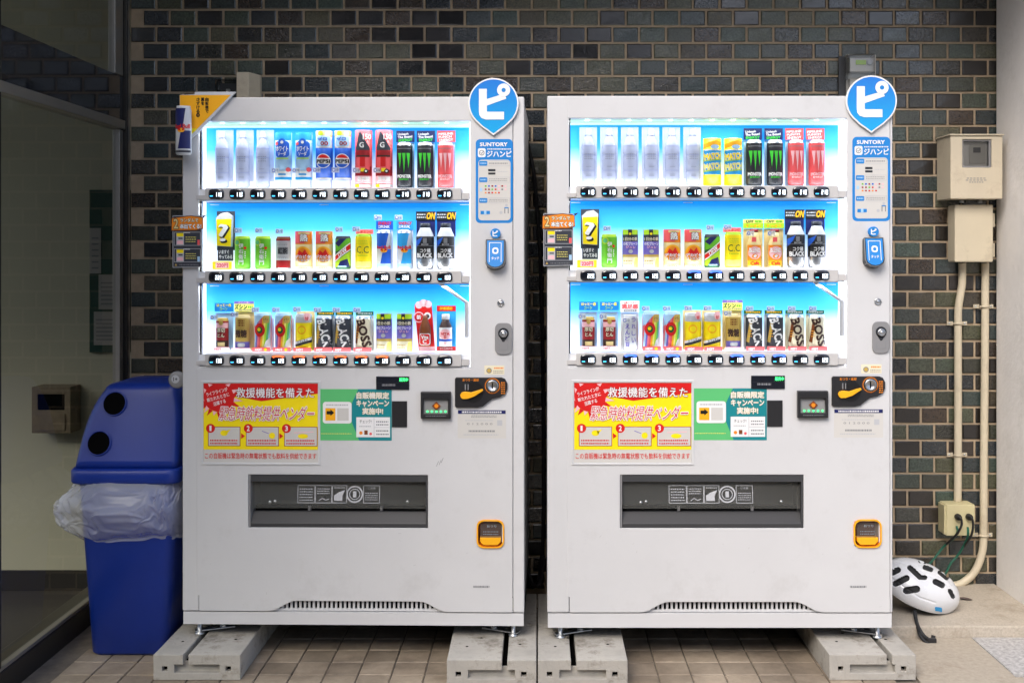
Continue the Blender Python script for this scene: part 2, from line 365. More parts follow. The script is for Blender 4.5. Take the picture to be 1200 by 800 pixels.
# ------------------------------------------------------------------ the setting
def sheet(name, x0, x1, y0, y1, z, mat, **k):
    b = MB(); b.face([(x0, y0, z), (x1, y0, z), (x1, y1, z), (x0, y1, z)], mat); return tag(b.build(name), **k)
sheet('ground', -300, 300, -300, 300, -.05, 'ground_asphalt', kind='structure')
b = MB()                                              # unseen boxes added behind the viewpoint to darken the brick reflections
b.box(-30, 1, -14, -8, -.05, 7.5, 'blocker_grey'); b.box(1.001, 4.6, -14, -8.4, -.05, 4.7, 'blocker_grey'); tag(b.build('reflection_blocker'), kind='structure')
XG = -1.708                                           # plane of the glass partition
floor = sheet('floor', XG, 1.262, -.6, YW+.02, -.006, 'floor_grout', kind='structure')
def tile_mesh(seed):
    rd = random.Random(seed); g = CW/2-.0024; c = .0022; h = [rd.uniform(-.0006, .0006) for _ in range(4)]; b = MB()
    q = [(-g, -g), (g, -g), (g, g), (-g, g)]; q2 = [(x*(1-c/g), y*(1-c/g)) for x, y in q]
    b.face([(x, y, 0+h[i]) for i, (x, y) in enumerate(q2)], 'floor_tile')
    for i in range(4):
        j = (i+1) % 4; b.face([(*q[i], -.0018), (*q[j], -.0018), (*q2[j], h[j]), (*q2[i], h[i])], 'floor_tile'); b.face([(*q[i], -.006), (*q[j], -.006), (*q[j], -.0018), (*q[i], -.0018)], 'floor_tile')
    return b
TILE = []
for i in range(5):
    o = tile_mesh(i).build('tile'); TILE.append(o.data); bpy.data.objects.remove(o)
near = []; rest = MB()
for i in range(-19, 8):
    for j in range(-36, 7):
        x = .404+(i+.5)*CW; y = 3.66+(j+.5)*CW
        if x < XG+.06 or x > 1.215 or y > YW-.05: continue
        py = 300+H*F/y; px = 630+F*x/y
        if py < 806 and y < 4.08 and -20 < px < 1100 and len(near) < 300: near.append((x, y))
        else:
            me = TILE[(i*7+j*3) % 5]; rest.mesh([(v.co.x+x, v.co.y+y, v.co.z) for v in me.vertices], [tuple(p.vertices) for p in me.polygons], 'floor_tile')
for k, (x, y) in enumerate(near):
    link('tile', TILE[k % 5], floor, (x, y, random.uniform(-.0006, .0006)), (0, 0, R(random.uniform(-.25, .25))))
tag(rest.build('tile_field', floor), 'brown floor tiles further from the machines', kind='stuff')
# right-hand ground: worn paving slab, pale granite slab, raised granite ledge
def slab(name, x0, x1, y0, y1, z0, z1, mat, bev=.003):
    b = MB(); b.box(x0, x1, y0, y1, z0, z1, mat); return tag(b.build(name, bev=bev), kind='structure')
slab('paving_slab_path', 1.265, 1.598, -.6, 3.90, -.05, -.001, 'paving_worn')
slab('granite_path', 1.601, 3.4, 3.566, 3.90, -.05, 0, 'granite')
slab('outer_path', 1.601, 3.4, -.6, 3.563, -.05, -.012, 'paving_worn')
slab('ledge_floor', 1.262, 1.904, 3.903, YW, -.05, .04, 'granite_worn', .006)

# brick wall
WX0, WX1, WZ1 = XG+.012, 3.3, 2.78
b = MB(); b.box(WX0, WX1, YW, YW+.2, -.04, WZ1, 'grout')
wall = tag(b.build('brick_wall'), 'dark glazed brick wall with tan joints behind the vending machines', 'wall')
def brick_mesh(seed):
    rd = random.Random(seed); w, h = CW/2-.0048, CH/2-.0048; b = MB(); t = [rd.uniform(-.0012, .0012) for _ in range(4)]; y0 = -.0065
    def ring(sx, sz, y, tt=0): return [(x*sx, y+(t[i] if tt else 0), z*sz) for i, (x, z) in enumerate(((-w, -h), (w, -h), (w, h), (-w, h)))]
    r0 = ring(1, 1, 0); r1 = ring(1, 1, y0+.003); r2 = ring(1-.004/w, 1-.004/h, y0, 1)
    for p, q in ((r0, r1), (r1, r2)):
        for i in range(4): b.face([p[i-1], p[i], q[i], q[i-1]], 'glazed_brick')
    b.face(r2, 'glazed_brick'); return b
BR = []
for i in range(6):
    o = brick_mesh(i+20).build('brick'); BR.append(o.data); bpy.data.objects.remove(o)
cand = []; rest = MB()
for r in range(6, 46):
    z = ZJ-40*CH+(r+.5)*CH
    for c in range(0, 110):
        x = XJ-60*CW+(c+.5-.5*((r+1) % 2))*CW
        if x-CW/2 < WX0-.05 or x > WX1-.06 or z > WZ1-.03: continue
        px = 630+281*x; py = 300+281*(H-z)
        hid = (225 < px < 597 and py > 128) or (657 < px < 1033 and py > 124) or px > 1172 or py < -12 or py > 690 or px < 140
        edge = (196 < px < 632 and py > 110) or (628 < px < 1060 and py > 106) or px > 1150
        cand.append((2 if hid else 1 if edge else 0, x, z, r, c))
cand.sort(key=lambda q: q[0]); n = 0
for h, x, z, r, c in cand:
    me = BR[(r*5+c*11+(r*c) % 7) % 6]
    cut = x-CW/2 < WX0 + .001
    if h < 2 and n < 300 and not cut: link('brick', me, wall, (x+random.uniform(-.0007, .0007), YW-random.uniform(0, .0012), z+random.uniform(-.0006, .0006)), (R(random.uniform(-.5, .5)), R(random.uniform(-.35, .35)), R(random.uniform(-.5, .5)))); n += 1
    else:
        lim = WX0+.003
        rest.mesh([(max(v.co.x+x, lim), YW+v.co.y, v.co.z+z) for v in me.vertices], [tuple(p.vertices) for p in me.polygons], 'glazed_brick')
tag(rest.build('brick_field', wall), 'dark glazed bricks partly covered by the machines', kind='stuff')

# white stucco wall at the right, unseen porch roof with an added shading wing above, glass partition and the room behind it at the left
b = MB(); b.box(1.905, 2.35, 3.72, YW-.012, -.04, 2.9, 'stucco')
tag(b.build('stucco_wall', bev=.01), 'rough white stucco wall at the right end of the brick wall', 'wall')
b = MB(); b.box(-4.2, 3.2, 3.45, YW+.5, 2.82, 3.0, 'ceiling_paint'); b.box(-4.2, -1.5, 1.2, 3.449, 2.82, 3.0, 'ceiling_paint'); tag(b.build('ceiling_and_shade_wing'), kind='structure')  # second box is a wing added out of view to shade the bin side
gp = root('glass_partition', (XG, YW, 0), 'tall dark framed glass partition beside the blue bin', 'partition')
def gbox(name, x0, x1, y0, y1, z0, z1, mat, bev=.003, label=None):
    q = MB(); q.box(x0, x1, y0-YW, y1-YW, z0, z1, mat); return tag(q.build(name, gp, bev=bev), label)
gbox('post', -.028, .010, YW-.034, YW-.002, .0, 2.78, 'bronze'); gbox('post_trim', .0, .0105, YW-.02, YW-.004, .09, 2.78, 'aluminium', .001)
for y in (3.372, 2.2, 1.0): gbox('post', -.05, .0, y-.035, y, .09, 2.78, 'bronze')
gbox('sill', -.10, .0, .6, YW-.036, -.03, .078, 'bronze', .004); gbox('sill_trim', -.03, -.004, .6, YW-.036, .078, .090, 'aluminium', .002)
gbox('rail', -.06, .004, .6, YW-.036, 1.925, 1.962, 'aluminium', .004)
gbox('transom_panel', -.05, -.006, .6, YW-.036, 1.964, 2.142, 'button', .002, 'black glossy panel between the panes')
gbox('stile', -.035, -.005, YW-.075, YW-.038, .092, 1.922, 'aluminium', .003); gbox('stile', -.035, -.005, YW-.12, YW-.038, 2.145, 2.78, 'aluminium', .003)
ys = [.6, .965, 1.0, 2.165, 2.2, 3.337, 3.372, YW-.08]
for a, e in zip(ys[::2], ys[1::2]):
    for z0, z1 in ((.092, 1.923), (2.144, 2.78)):
        q = MB(); q.face([(-.02, a-YW, z0), (-.02, e-YW, z0), (-.02, e-YW, z1), (-.02, a-YW, z1)], 'door_glass'); q.build('pane', gp)
sheet('inner_floor', -6, XG-.1, .2, 6, .0, 'inner_floor', kind='structure')
b = MB(); b.box(-6, WX0-.001, 4.45, 4.6, -.02, 2.80, 'cream_wall')
tag(b.build('cream_inner_wall'), 'plain cream wall of the room behind the glass', 'wall')
b = MB(); b.box(-6, XG-.03, 4.438, 4.449, .0, .085, 'bronze'); tag(b.build('skirting'), kind='structure')
nb = root('notice_board', (-1.80, 4.449, 1.06), 'dark green notice board with pinned papers seen through the glass', 'notice board')
b = MB(); b.box(-.079, .09, -.012, 0, -.06, .62, 'notice_green'); b.build('board', nb)
for x0, x1, z0, z1 in ((-.078, -.03, .27, .46), (-.04, .04, .12, .265), (-.06, .05, -.03, .11)):
    q = MB(); q.box(x0, x1, -.0145, -.0125, z0, z1, 'paper'); o = q.build('paper', nb)
    q = MB(f=lambda a, c, n: (a, -.0146-n, c)); q.scribble(x0+.012, z0+.02, x1-.008, z1-.02, 'grey', rows=1); 
    for i in range(6): q.rect(x0+.01, z0+.02+i*(z1-z0-.04)/6, x1-.01, z0+.026+i*(z1-z0-.04)/6, 'grey')
    q.build('print', o)
wb = root('mail_box', (-2.0, 4.449, 1.403-203/279), 'small brown wooden box on the cream wall behind the glass', 'box')
b = MB(); b.plate(-.08, .08, 0, .19, -.10, 0, [(-.055, .055, .095, .16)], 'wood_box', 'hole', back=True); b.build('box_body', wb, bev=.003)
b = MB(); b.box(-.056, .056, -.095, -.085, .093, .162, 'hole'); b.build('slot', wb)
b = MB(); b.box(-.06, .06, -.106, -.1005, .012, .082, 'wood_box'); b.build('flap', wb, bev=.002)

# ------------------------------------------------------------------ vending machines
ZB = .1325; PXM = 1/342
class Front:
    """pixel co-ordinates of the left machine in the photograph -> metres on a machine's front plane"""
    def __init__(s, k, dx, dy): s.k, s.dx, s.dy = k, dx, dy
    def U(s, a): return ((a-210)*s.k+s.dx)*PXM
    def Z(s, b): return H+(300-b-s.dy)*PXM-ZB
    def pr(s, y=0): return MB(f=lambda a, b, n: (s.U(a), y-n, s.Z(b)), up=-1)
SEG = {'0': 'abcdef', '1': 'bc', '2': 'abged', '3': 'abgcd', '6': 'acdefg', '7': 'abcf', '9': 'abcdfg'}
def seven(mb, st, x0, x1, y0, y1, mat, n):
    w = (x1-x0)/len(st); t = .55
    for i, ch in enumerate(st):
        a0 = x0+i*w; a1 = a0+w*.66; m = (y0+y1)/2
        for g in SEG[ch]:
            mb.rect(*{'a': (a0, y0, a1, y0+t), 'd': (a0, y1-t, a1, y1), 'g': (a0, m-t/2, a1, m+t/2), 'f': (a0, y0, a0+t, m), 'b': (a1-t, y0, a1, m), 'e': (a0, m, a0+t, y1), 'c': (a1-t, m, a1, y1)}[g], mat, n)
RAILS = (227.3, 324.8, 422.6); BX0, BP = 251.5, 24.5; FOOT = (218.4, 315.6, 413.4); TOP = (141.5, 236, 334)
DEPTH_BACK = .092
def machine(name, label, X0, Y0, rz, fr, prices, warm, cold):
    U, Z = fr.U, fr.Z
    r = root('vending_machine', (X0, Y0, ZB), label, 'vending machine', 'drink vending machines', rz)
    WID = 1.183; top = 1.8175; D = .70
    def rct(a0, a1, b0, b1): return (U(a0), U(a1), Z(b1), Z(b0))
    win = rct(227, 551, 141, 432); disp = rct(288.5, 501, 557.5, 620); coin = rct(560, 588, 612, 641)
    # cabinet: shell behind the door
    b = MB(); b.plate(.004, WID-.004, .048, top-.004, .052, D, [], 'paint', back=True)
    b.v = [(x, y, z) for x, y, z in b.v]; b.fc = b.fc[1:]; b.m = b.m[1:]; b.sm = b.sm[1:]          # open at the front, the door closes it
    b.build('cabinet', r)
    zs = Z(718.5); xl, xr = U(230), U(601)
    b = MB(); b.plate(xl+.0008, xr-.0008, Z(700), top, 0, .05, [win, disp, coin], 'paint', 'paint')
    # foot of the door: its lower edge arches over the grille
    n = 60; xs = [xl+.0008+(xr-xl-.0016)*i/n for i in range(n+1)]
    def arch(x):
        t = abs((x-U(418))/(U(507)-U(418))); e = max(0, min(1, (1.18-t)/.36)); e = e*e*(3-2*e); return zs+e*(Z(706.3)-zs)
    for a, e in zip(xs, xs[1:]):
        za, ze = arch(a), arch(e); zt = Z(700)
        b.face([(a, 0, za), (e, 0, ze), (e, 0, zt), (a, 0, zt)], 'paint'); b.face([(a, 0, za), (a, .03, za), (e, .03, ze), (e, 0, ze)], 'paint')
    zt_ = Z(700); kp = [i for i, f_ in enumerate(b.fc) if not all(abs(b.v[t][2]-zt_) < 1e-7 for t in f_)]
    b.fc = [b.fc[i] for i in kp]; b.m = [b.m[i] for i in kp]; b.sm = [b.sm[i] for i in kp]; b.build('door', r, bev=.0025)
    for a0, a1 in ((.001, xl-.0008), (xr+.0008, WID-.001)):
        q = MB(); q.plate(a0, a1, zs, top, .001, .05, [], 'paint'); q.build('side_trim', r, bev=.004)
    for x in (xl, xr): q = MB(); q.box(x-.004, x+.004, .012, .02, zs+.002, top-.004, 'seam'); q.build('door_seam', r)
    q = MB(); q.plate(.003, WID-.003, 0, Z(719.8), .004, .05, [], 'paint_lower'); q.box(.003, WID-.003, .05, D-.02, .0, .045, 'interior_dark'); q.build('kick_plate', r, bev=.003)
    # grille
    q = MB(); g0, g1, gz0, gz1 = U(312), U(524), zs, Z(705)
    q.face([(g0, .024, gz0), (g1, .024, gz0), (g1, .024, gz1), (g0, .024, gz1)], 'hole')
    nb_ = 40
    for i in range(nb_+1):
        x = g0+(g1-g0)*i/nb_; q.box(x-.0036, x+.0036, .014, .022, gz0+.0015, gz1, 'paint')
    q.box(g0, g1, .012, .022, gz0-.001, gz0+.006, 'paint'); q.box(g0-.04, g1+.04, .0245, .026, gz0-.004, gz1, 'paint'); q.build('vent_grille', r)
    # display window: lining, back cards, shelves, glass
    x0, x1, z0, z1 = win
    q = MB(); q.plate(x0-.006, x1+.006, z0-.006, z1+.006, .03, DEPTH_BACK+.006, [(x0-.001, x1+.001, z0-.001, z1+.001)], 'inner_white', 'inner_white'); q.build('display_lining', r)
    for i in range(3):
        zt = Z(TOP[i]); zb = Z(RAILS[i]+7.5); q = MB()
        q.face([(x0, DEPTH_BACK, zb), (x1, DEPTH_BACK, zb), (x1, DEPTH_BACK, zt), (x0, DEPTH_BACK, zt)], 'backdrop')
        o = q.build('back_card', r); uv = o.data.uv_layers.new()
        for li, co in enumerate(((0, 0), (1, 0), (1, 1), (0, 1))): uv.data[li].uv = co
        o['uv'] = 1; p = fr.pr(DEPTH_BACK)
        for a in (238, 371, 541): p.rect(a-5, TOP[i]+1.6, a+6, TOP[i]+2.6, 'white', 2)
        p.build('print', o)
        zs_ = Z(RAILS[i]-6.2)
        q = MB(); q.box(x0+.001, x1-.001, .010, DEPTH_BACK-.001, Z(RAILS[i]+7.6), zs_, 'inner_white'); q.build('shelf', r)
        a0, a1 = U(238), U(540.5)
        q = MB(); q.box(a0, a1, -.006, .0095, Z(RAILS[i]+7), Z(RAILS[i]-7.3), 'rail_grey'); rl = q.build('button_rail', r, bev=.002)
        q = MB(); q.box(x0, a0-.0005, -.002, .009, Z(RAILS[i]+6), Z(RAILS[i]+1), 'rail_grey'); q.build('rail_end', r, bev=.001); q = MB(); q.box(a1+.0005, x1-.002, -.002, .009, Z(RAILS[i]+6), Z(RAILS[i]-1.5), 'rail_grey'); q.build('rail_end', r, bev=.001)
        if i < 3:
            zt2 = Z(TOP[i]+.5); zb2 = Z(RAILS[i]-7.6)
            q = MB(); q.face([(x0, .006, zb2), (x1, .006, zb2), (x1, .006, zt2), (x0, .006, zt2)], 'glass'); q.build('display_glass', r)
        # LED strip along the foot of the tier, and a stronger one along its top
        def led(zz, yy, ang, e, ww):
            l = bpy.data.lights.new('led_strip', 'AREA'); l.shape = 'RECTANGLE'; l.size = x1-x0-.02; l.size_y = ww; l.energy = e*LED; l.color = (.93, .97, 1)
            lo = bpy.data.objects.new('led_strip_light', l); C.objects.link(lo); lo.parent = r; lo.location = ((x0+x1)/2, yy, zz); lo.rotation_euler = (ang, 0, 0)
        led(zs_+.003, .016, R(176), .38, .012)
        led(zt2-.004, .014, R(-6), 1.25, .012)
        for k in range(12):
            cx = BX0+BP*k; cy = RAILS[i]; q = MB(); pts = []
            for t in range(32):
                c_, s_ = cos(2*pi*t/32), sin(2*pi*t/32); pts.append((abs(c_)**.62*(1 if c_ > 0 else -1), abs(s_)**.62*(1 if s_ > 0 else -1)))
            rings = [(1, -.0062), (1, -.009), (.93, -.0112), (.7, -.0122), (.35, -.0127)]
            vs = [(U(cx)+px*9.2*PXM*sc, y, Z(cy)+pz*6.4*PXM*sc) for sc, y in rings for px, pz in pts]
            q.mesh(vs, [(j*32+t, j*32+(t+1) % 32, (j+1)*32+(t+1) % 32, (j+1)*32+t) for j in range(4) for t in range(32)]+[tuple(128+t for t in range(32))], 'button', True)
            bo = q.build('selection_button', r)
            p = MB(f=lambda a, bb, n: (U(a), -.0129-n, Z(bb)), up=-1); st = str(prices[i][k])
            seven(p, st, cx-.6, cx+7.6, cy-2.0, cy+2.9, 'digit', 1); p.build('price_digits', bo)
            if st != '220':
                p = MB(f=lambda a, bb, n: (U(a), -.0123-n, Z(bb)), up=-1); p.rect(cx-7.2, cy+1.6, cx-3.6, cy+2.8, 'dash_led', 1); p.build('indicator', bo)
            for st_, mt in ((warm, 'hot_led'), (cold, 'cold_led')):
                if (i, k) in st_:
                    p = MB(); vs = [(U(cx)+px*9.2*PXM*sc, y-.0004, Z(cy)+pz*6.4*PXM*sc) for sc, y in ((.98, -.0095), (.86, -.0117), (.62, -.0124)) for px, pz in pts[3:14]]
                    p.mesh(vs, [(j*11+t, j*11+t+1, (j+1)*11+t+1, (j+1)*11+t) for j in range(2) for t in range(10)], mt, True); p.build('temperature_lamp', bo)
    p = MB()
    for k in range(12): p.lathe([(0, 0), (.007, 0), (.007, .004), (.004, .006), (0, .006)], 'led_lens', U(BX0+BP*k), .058, Z(142.6), k=12)
    p.build('led_lens_row', r)
    p = MB(); p.box(x0+.006, x1-.006, .045, DEPTH_BACK-.001, Z(145.4), Z(142.2), 'mint_light'); p.build('light_housing', r)
    for a in (x0+.0005, x1-.0045):
        p = MB(); p.box(a, a+.004, .0075, DEPTH_BACK-.002, z0+.004, z1-.004, 'side_glow'); p.build('side_light', r)
    # stay arm inside the lowest tier
    q = MB(); q.tube([(U(514), .016, Z(332)), (U(547), .016, Z(355.5))], .0055, 'inner_white'); q.box(U(544), U(549.5), .011, .021, Z(396), Z(354), 'inner_white'); q.build('stay_arm', r)
    # ---- red poster in its holder
    q = MB(); q.plate(U(232.5), U(374), Z(546), Z(447), -.003, 0, [rct(235, 371.5, 449.5, 543.5)], 'paint_lower', back=False); q.build('poster_holder', r, bev=.0012)
    p = fr.pr(-.0004)
    p.rect(235.3, 449.7, 371.2, 543.3, 'offwhite', 0); p.rect(235.6, 450.2, 371, 528, 'yellow', 1)
    p.poly([(235.6, 450.2), (371, 450.2), (371, 462), (304, 471), (262, 463), (235.6, 480)], 'red', 2)
    cx, cy = 254, 467; sp = []
    for i in range(44):
        a = 2*pi*i/44; rr = 25+3*sin(i*2.3) if i % 2 else 17; sp.append((cx+rr*1.05*cos(a), cy+rr*sin(a)))
    for i in range(0, 44, 2):
        t = [sp[i], sp[i-1], sp[i-2]]; t = [(max(235.7, x), max(450.3, y)) for x, y in t]; p.poly(t, 'palepink' if i % 4 else 'red', 3); 
    p.poly([(cx+18*cos(2*pi*i/24), cy+16.6*sin(2*pi*i/24)) for i in range(24)], 'red', 4)
    for s_, yy, w_ in (('ライフラインが', 460, 26), ('断たれたときに', 466.4, 27), ('活躍する', 472.6, 15)): p.text(s_, 253+(yy-466)*.25, yy, w_, 4.6, 'white', 5, bold=.015, rot=16)
    p.text('救援機能を備えた', 320.5, 461, 92, 11.5, 'white', 5, bold=.014, out='deepred', ob=.05)
    p.text('緊急時飲料提供ベンダー', 311, 485.3, 112, 16.5, 'red', 7, bold=.008, shear=.18, out='white', ob=.06)
    for a0, a1 in ((241, 279.3), (286, 325), (331.3, 370.6)):
        p.rect(a0, 501, a1, 524, 'deepred', 2); p.rect(a0+.7, 501.7, a1-.7, 523.3, 'offwhite', 3); p.scribble(a0+2.5, 515.5, a1-3, 522.5, 'red', 4, 2, int(a0), .5)
    p.disc(260, 508.5, 4.4, 'yellow', 4, 3.4); p.poly([(262, 506), (268, 504), (263, 510)], 'yellow', 4); p.disc(317, 511.5, 3.6, 'yellow', 4); p.line([(305, 506), (313, 509)], .7, 'purple', 4); p.disc(353.5, 512, 6, 'yellow', 4, 2.8); p.line([(343, 508), (366, 507)], .8, 'palepink', 4)
    for i, a in enumerate((244, 288.8, 334)): p.disc(a, 503, 5.3, 'red', 4); p.text(str(i+1), a, 503, 3.2 if i else 1.7, 6, 'white', 5, bold=.03)
    for a in (280.3, 325.7): p.poly([(a, 508.5), (a+4.4, 512), (a, 515.5)], 'red', 3)
    p.text('この自販機は緊急時の無電状態でも飲料を供給できます', 303.3, 535.5, 132, 7, 'red', 1, bold=.012)
    p.build('poster', r)
    # ---- green campaign card
    p = fr.pr(-.0002); p.rect(371.8, 456.5, 458.3, 517, 'mint', 0); p.poly([(419, 456.5), (458.3, 456.5), (458.3, 517), (420, 517), (411, 495), (411, 474)], 'teal', 1)
    for s_, yy, w_, cx in (('自販機限定', 464, 38, 436), ('キャンペーン', 473.3, 38, 436), ('実施中!', 482.4, 24, 436)): p.text(s_, cx, yy, w_, 7.4, 'white', 3, bold=.016, out='palegold', ob=.06)
    p.rrect(377, 471.5, 411, 497, 3.2, 'white', 2); p.rect(380, 479, 391.8, 493.5, 'amber', 3); p.poly([(381.5, 482.3), (386, 482.3), (386, 480.4), (390.6, 484.3), (386, 488), (386, 486.2), (381.5, 486.2)], 'black', 4)
    p.scribble(381, 473.5, 407, 477, 'lightgrey', 3, 1, 3, .5); p.rect(394, 479, 407.5, 493.5, 'offwhite', 3)
    p.rect(416.5, 489.5, 456.3, 513, 'white', 2)
    p.line([(437.5, 490), (437.5, 512.5)], .5, 'lightgrey', 3); p.line([(438, 501.5), (456, 501.5)], .5, 'lightgrey', 3); p.text('チェック!', 427.5, 494.5, 14, 4, 'dark', 3, bold=.01)
    p.scribble(420, 499, 434, 501.5, 'lightgrey', 3, 1, 4); p.disc(422, 508, 2, 'orange', 3); p.rect(426, 505, 430, 510, 'brown', 3); p.disc(433.5, 509, 1.6, 'salmon', 3); p.scribble(440, 493, 455, 500, 'grey', 3, 2, 5, .4); p.scribble(440, 503.5, 455, 511.5, 'grey', 3, 2, 6, .4)
    p.scribble(375, 508, 411, 510, 'paleyellow', 2, 1, 7, .4); p.build('campaign_card', r)
    # ---- status display and blank black window
    q = MB(); q.box(*[f for f in (U(440), U(479))], -.004, 0, Z(457), Z(441.5), 'button'); o = q.build('status_display', r, bev=.0012)
    p = fr.pr(-.0042); p.text('販売中', 472.7, 445.2, 10, 4, 'green_led', 1, bold=.03); p.scribble(447, 449.5, 463, 453.5, 'grey', 1, 1, 8, .6); p.line([(441, 449), (478, 449)], .35, 'dark', 1); p.build('lettering', o)
    q = MB(); q.box(U(458.6), U(476.5), -.003, 0, Z(501.2), Z(470.5), 'black_plastic'); q.build('sensor_window', r, bev=.001)
    # ---- bill acceptor
    q = MB(); q.plate(U(493), U(528.3), Z(490.5), Z(459), -.016, 0, [rct(496.3, 525, 467.5, 484.5)], 'black_plastic', 'interior_dark'); o = q.build('bill_acceptor', r, bev=.003)
    q = MB(); q.face([(U(496.3), -.006, Z(484.5)), (U(525), -.009, Z(484.5)), (U(525), -.004, Z(467.5)), (U(496.3), -.004, Z(467.5))], 'grey_plastic'); q.build('bill_slot', o)
    p = fr.pr(-.0096); p.poly([(511.3, 470.5), (516.5, 475.6), (511.3, 481), (506, 475.6)], 'brown', 1); p.disc(511.3, 475.6, 2.4, 'orange', 2)
    for k in range(5): p.disc(500.8+k*5.3, 482.2, 1.15, 'green_led', 2)
    p.build('indicator', o); p = fr.pr(-.0162); p.scribble(499, 486.3, 523, 488, 'grey', 1, 1, 9, .5); p.build('lettering', o)
    # ---- coin unit: dark plate, return lever, coin slot
    pts = [(534.5, 442.2), (588, 442.2), (592, 444), (594.6, 449), (594.6, 456), (592, 462), (586, 465.5), (577, 467.5), (571, 472), (566, 476.2), (560, 477.6), (534.5, 477.6), (533, 476), (533, 443.8)]
    q = MB(); q.extrude(pts, lambda a, c: (U(a), -.008, Z(c)), lambda a, c: (U(a), .0, Z(c)), 'black_plastic'); o = q.build('coin_unit', r, bev=.002)
    p = fr.pr(-.0081); p.disc(555, 459.5, 11.5, 'black', 1, 12.5); p.disc(577.2, 452, 9.6, 'brown', 1); p.disc(577.2, 452, 8.7, 'orange', 2); p.disc(577.2, 452, 8.1, 'dark', 3)
    p.text('おつり・返却', 551.5, 445.2, 19, 3.2, 'orange', 2, bold=.02); p.scribble(587.3, 447, 592, 462, 'orange', 2, 6, 10, .5); p.rect(544.6, 450, 546, 457, 'grey', 2); p.rect(548, 450, 549.2, 457, 'grey', 2); p.build('print', o)
    q = MB(); q.lathe([(0, 0), (6.6*PXM, 0), (7*PXM, -.003), (5.2*PXM, -.004), (4.6*PXM, -.002), (0, -.0015)], 'steel', k=28); q.v = [(x+U(577.2), -.0098+z, y+Z(452)) for x, y, z in q.v]; o2 = q.build('coin_slot', o)
    q = MB(); q.box(U(576.6), U(577.8), -.0135, -.0112, Z(455.5), Z(448.5), 'hole'); q.build('slit', o)
    lv = [(539.5, 462.5), (541, 459.6), (545, 458.6), (552, 459.5), (565.5, 455.4), (566.5, 457.2), (556, 464.2), (548, 467), (542.5, 467.2), (540, 465.2)]
    q = MB(); q.extrude(lv, lambda a, c: (U(a), -.018, Z(c)), lambda a, c: (U(a), -.009, Z(c)), 'amber'); q.build('return_lever', o, bev=.0015)
    # ---- small stickers
    p = fr.pr(-.0002); p.rect(567.5, 428.5, 591, 439, 'cream', 0); p.disc(573, 434.5, 3.2, 'grey', 1); p.disc(573, 434.5, 2.3, 'gold', 2); p.scribble(579, 430, 590, 433, 'orange', 1, 1, 11, .6); p.scribble(578, 434, 590, 438, 'grey', 1, 2, 12, .4); p.build('coin_sticker', r)
    p = fr.pr(-.0002); p.rect(536, 480.8, 593, 514, 'offwhite', 0); p.rect(536.5, 481, 592.5, 485.2, 'navy', 1); p.scribble(541, 482.1, 588, 484.2, 'white', 2, 1, 13, .9)
    p.scribble(552, 486.5, 582, 490, 'grey', 1, 2, 14, .4); p.scribble(545, 492, 578, 494, 'lightgrey', 1, 1, 15, .5); p.rect(582.5, 492.5, 588.5, 499, 'lightgrey', 1); p.text('0 1 2 0 0 0', 562, 497, 30, 2.4, 'grey', 1, 0); p.scribble(549, 504, 580, 507, 'grey', 1, 1, 16, .7); p.scribble(543, 508.5, 584, 511, 'lightgrey', 1, 1, 17, .5); p.build('service_sticker', r)
    p = fr.pr(-.0002); p.scribble(554.5, 686.6, 573.5, 689.6, 'grey', 1, 1, 18, .8); p.build('serial_print', r)
    # ---- dispensing bay
    a0, a1, c0, c1 = disp; q = MB(); q.plate(a0-.004, a1+.004, c0-.004, c1+.004, .04, .16, [(a0, a1, c0, c1)], 'interior_dark', 'smoke_back'); q.face([(a0, .155, c0), (a1, .155, c0), (a1, .155, c1), (a0, .155, c1)], 'smoke_back')
    q.box(a0+.01, a1-.01, .10, .15, c0+.002, c0+.045, 'interior_dark'); q.build('dispensing_bay', r)
    q = MB(); q.box(a0+.001, a1-.001, .004, .03, Z(566), c1-.001, 'dark_plastic'); q.extrude([(.004, c0+.001), (.004, Z(615)), (.030, Z(603)), (.045, Z(603)), (.045, c0+.001)], lambda y, z: (a0+.001, y, z), lambda y, z: (a1-.001, y, z), 'dark_gloss'); q.box(a0+.012, a1-.012, .0455, .06, Z(606), Z(596.5), 'hole')
    for a in (358, 444): q.box(U(a)-.005, U(a)+.005, .035, .045, Z(603), Z(597), 'grey_plastic')
    q.box(a0+.0005, a0+.008, .003, .05, c0, c1, 'grey_plastic'); q.box(a1-.008, a1-.0005, .003, .05, c0, c1, 'dark_plastic'); q.build('bay_frame', r, bev=.001)
    q = MB(); q.face([(a0+.009, .012, Z(598)), (a1-.009, .012, Z(598)), (a1-.009, .022, Z(566)), (a0+.009, .022, Z(566))], 'smoke_flap'); fl = q.build('flap', r)
    q = MB()
    for a in (312, 320, 476): q.lathe([(0, 0), (.006, 0), (.004, .003), (0, .004)], 'steel', k=12)
    vs = []
    for i, (x, y, z) in enumerate(q.v): vs.append((x+U((313, 319, 476)[i//48]), .0135-z*1.0, y+Z((591, 590, 590)[i//48])))
    q.v = vs; q.build('screw', fl)
    p = MB(f=lambda a, c, n: (U(a), .012+.010*(598-c)/32-.0006-n, Z(c)), up=-1)
    for x0_, x1_ in ((346, 366), (367, 386), (387, 404), (424, 443)):
        for ln in ([(x0_, 571.5), (x1_, 571.5), (x1_, 591.5), (x0_, 591.5), (x0_, 571.5)],): p.line(ln, .6, 'lightgrey', 1)
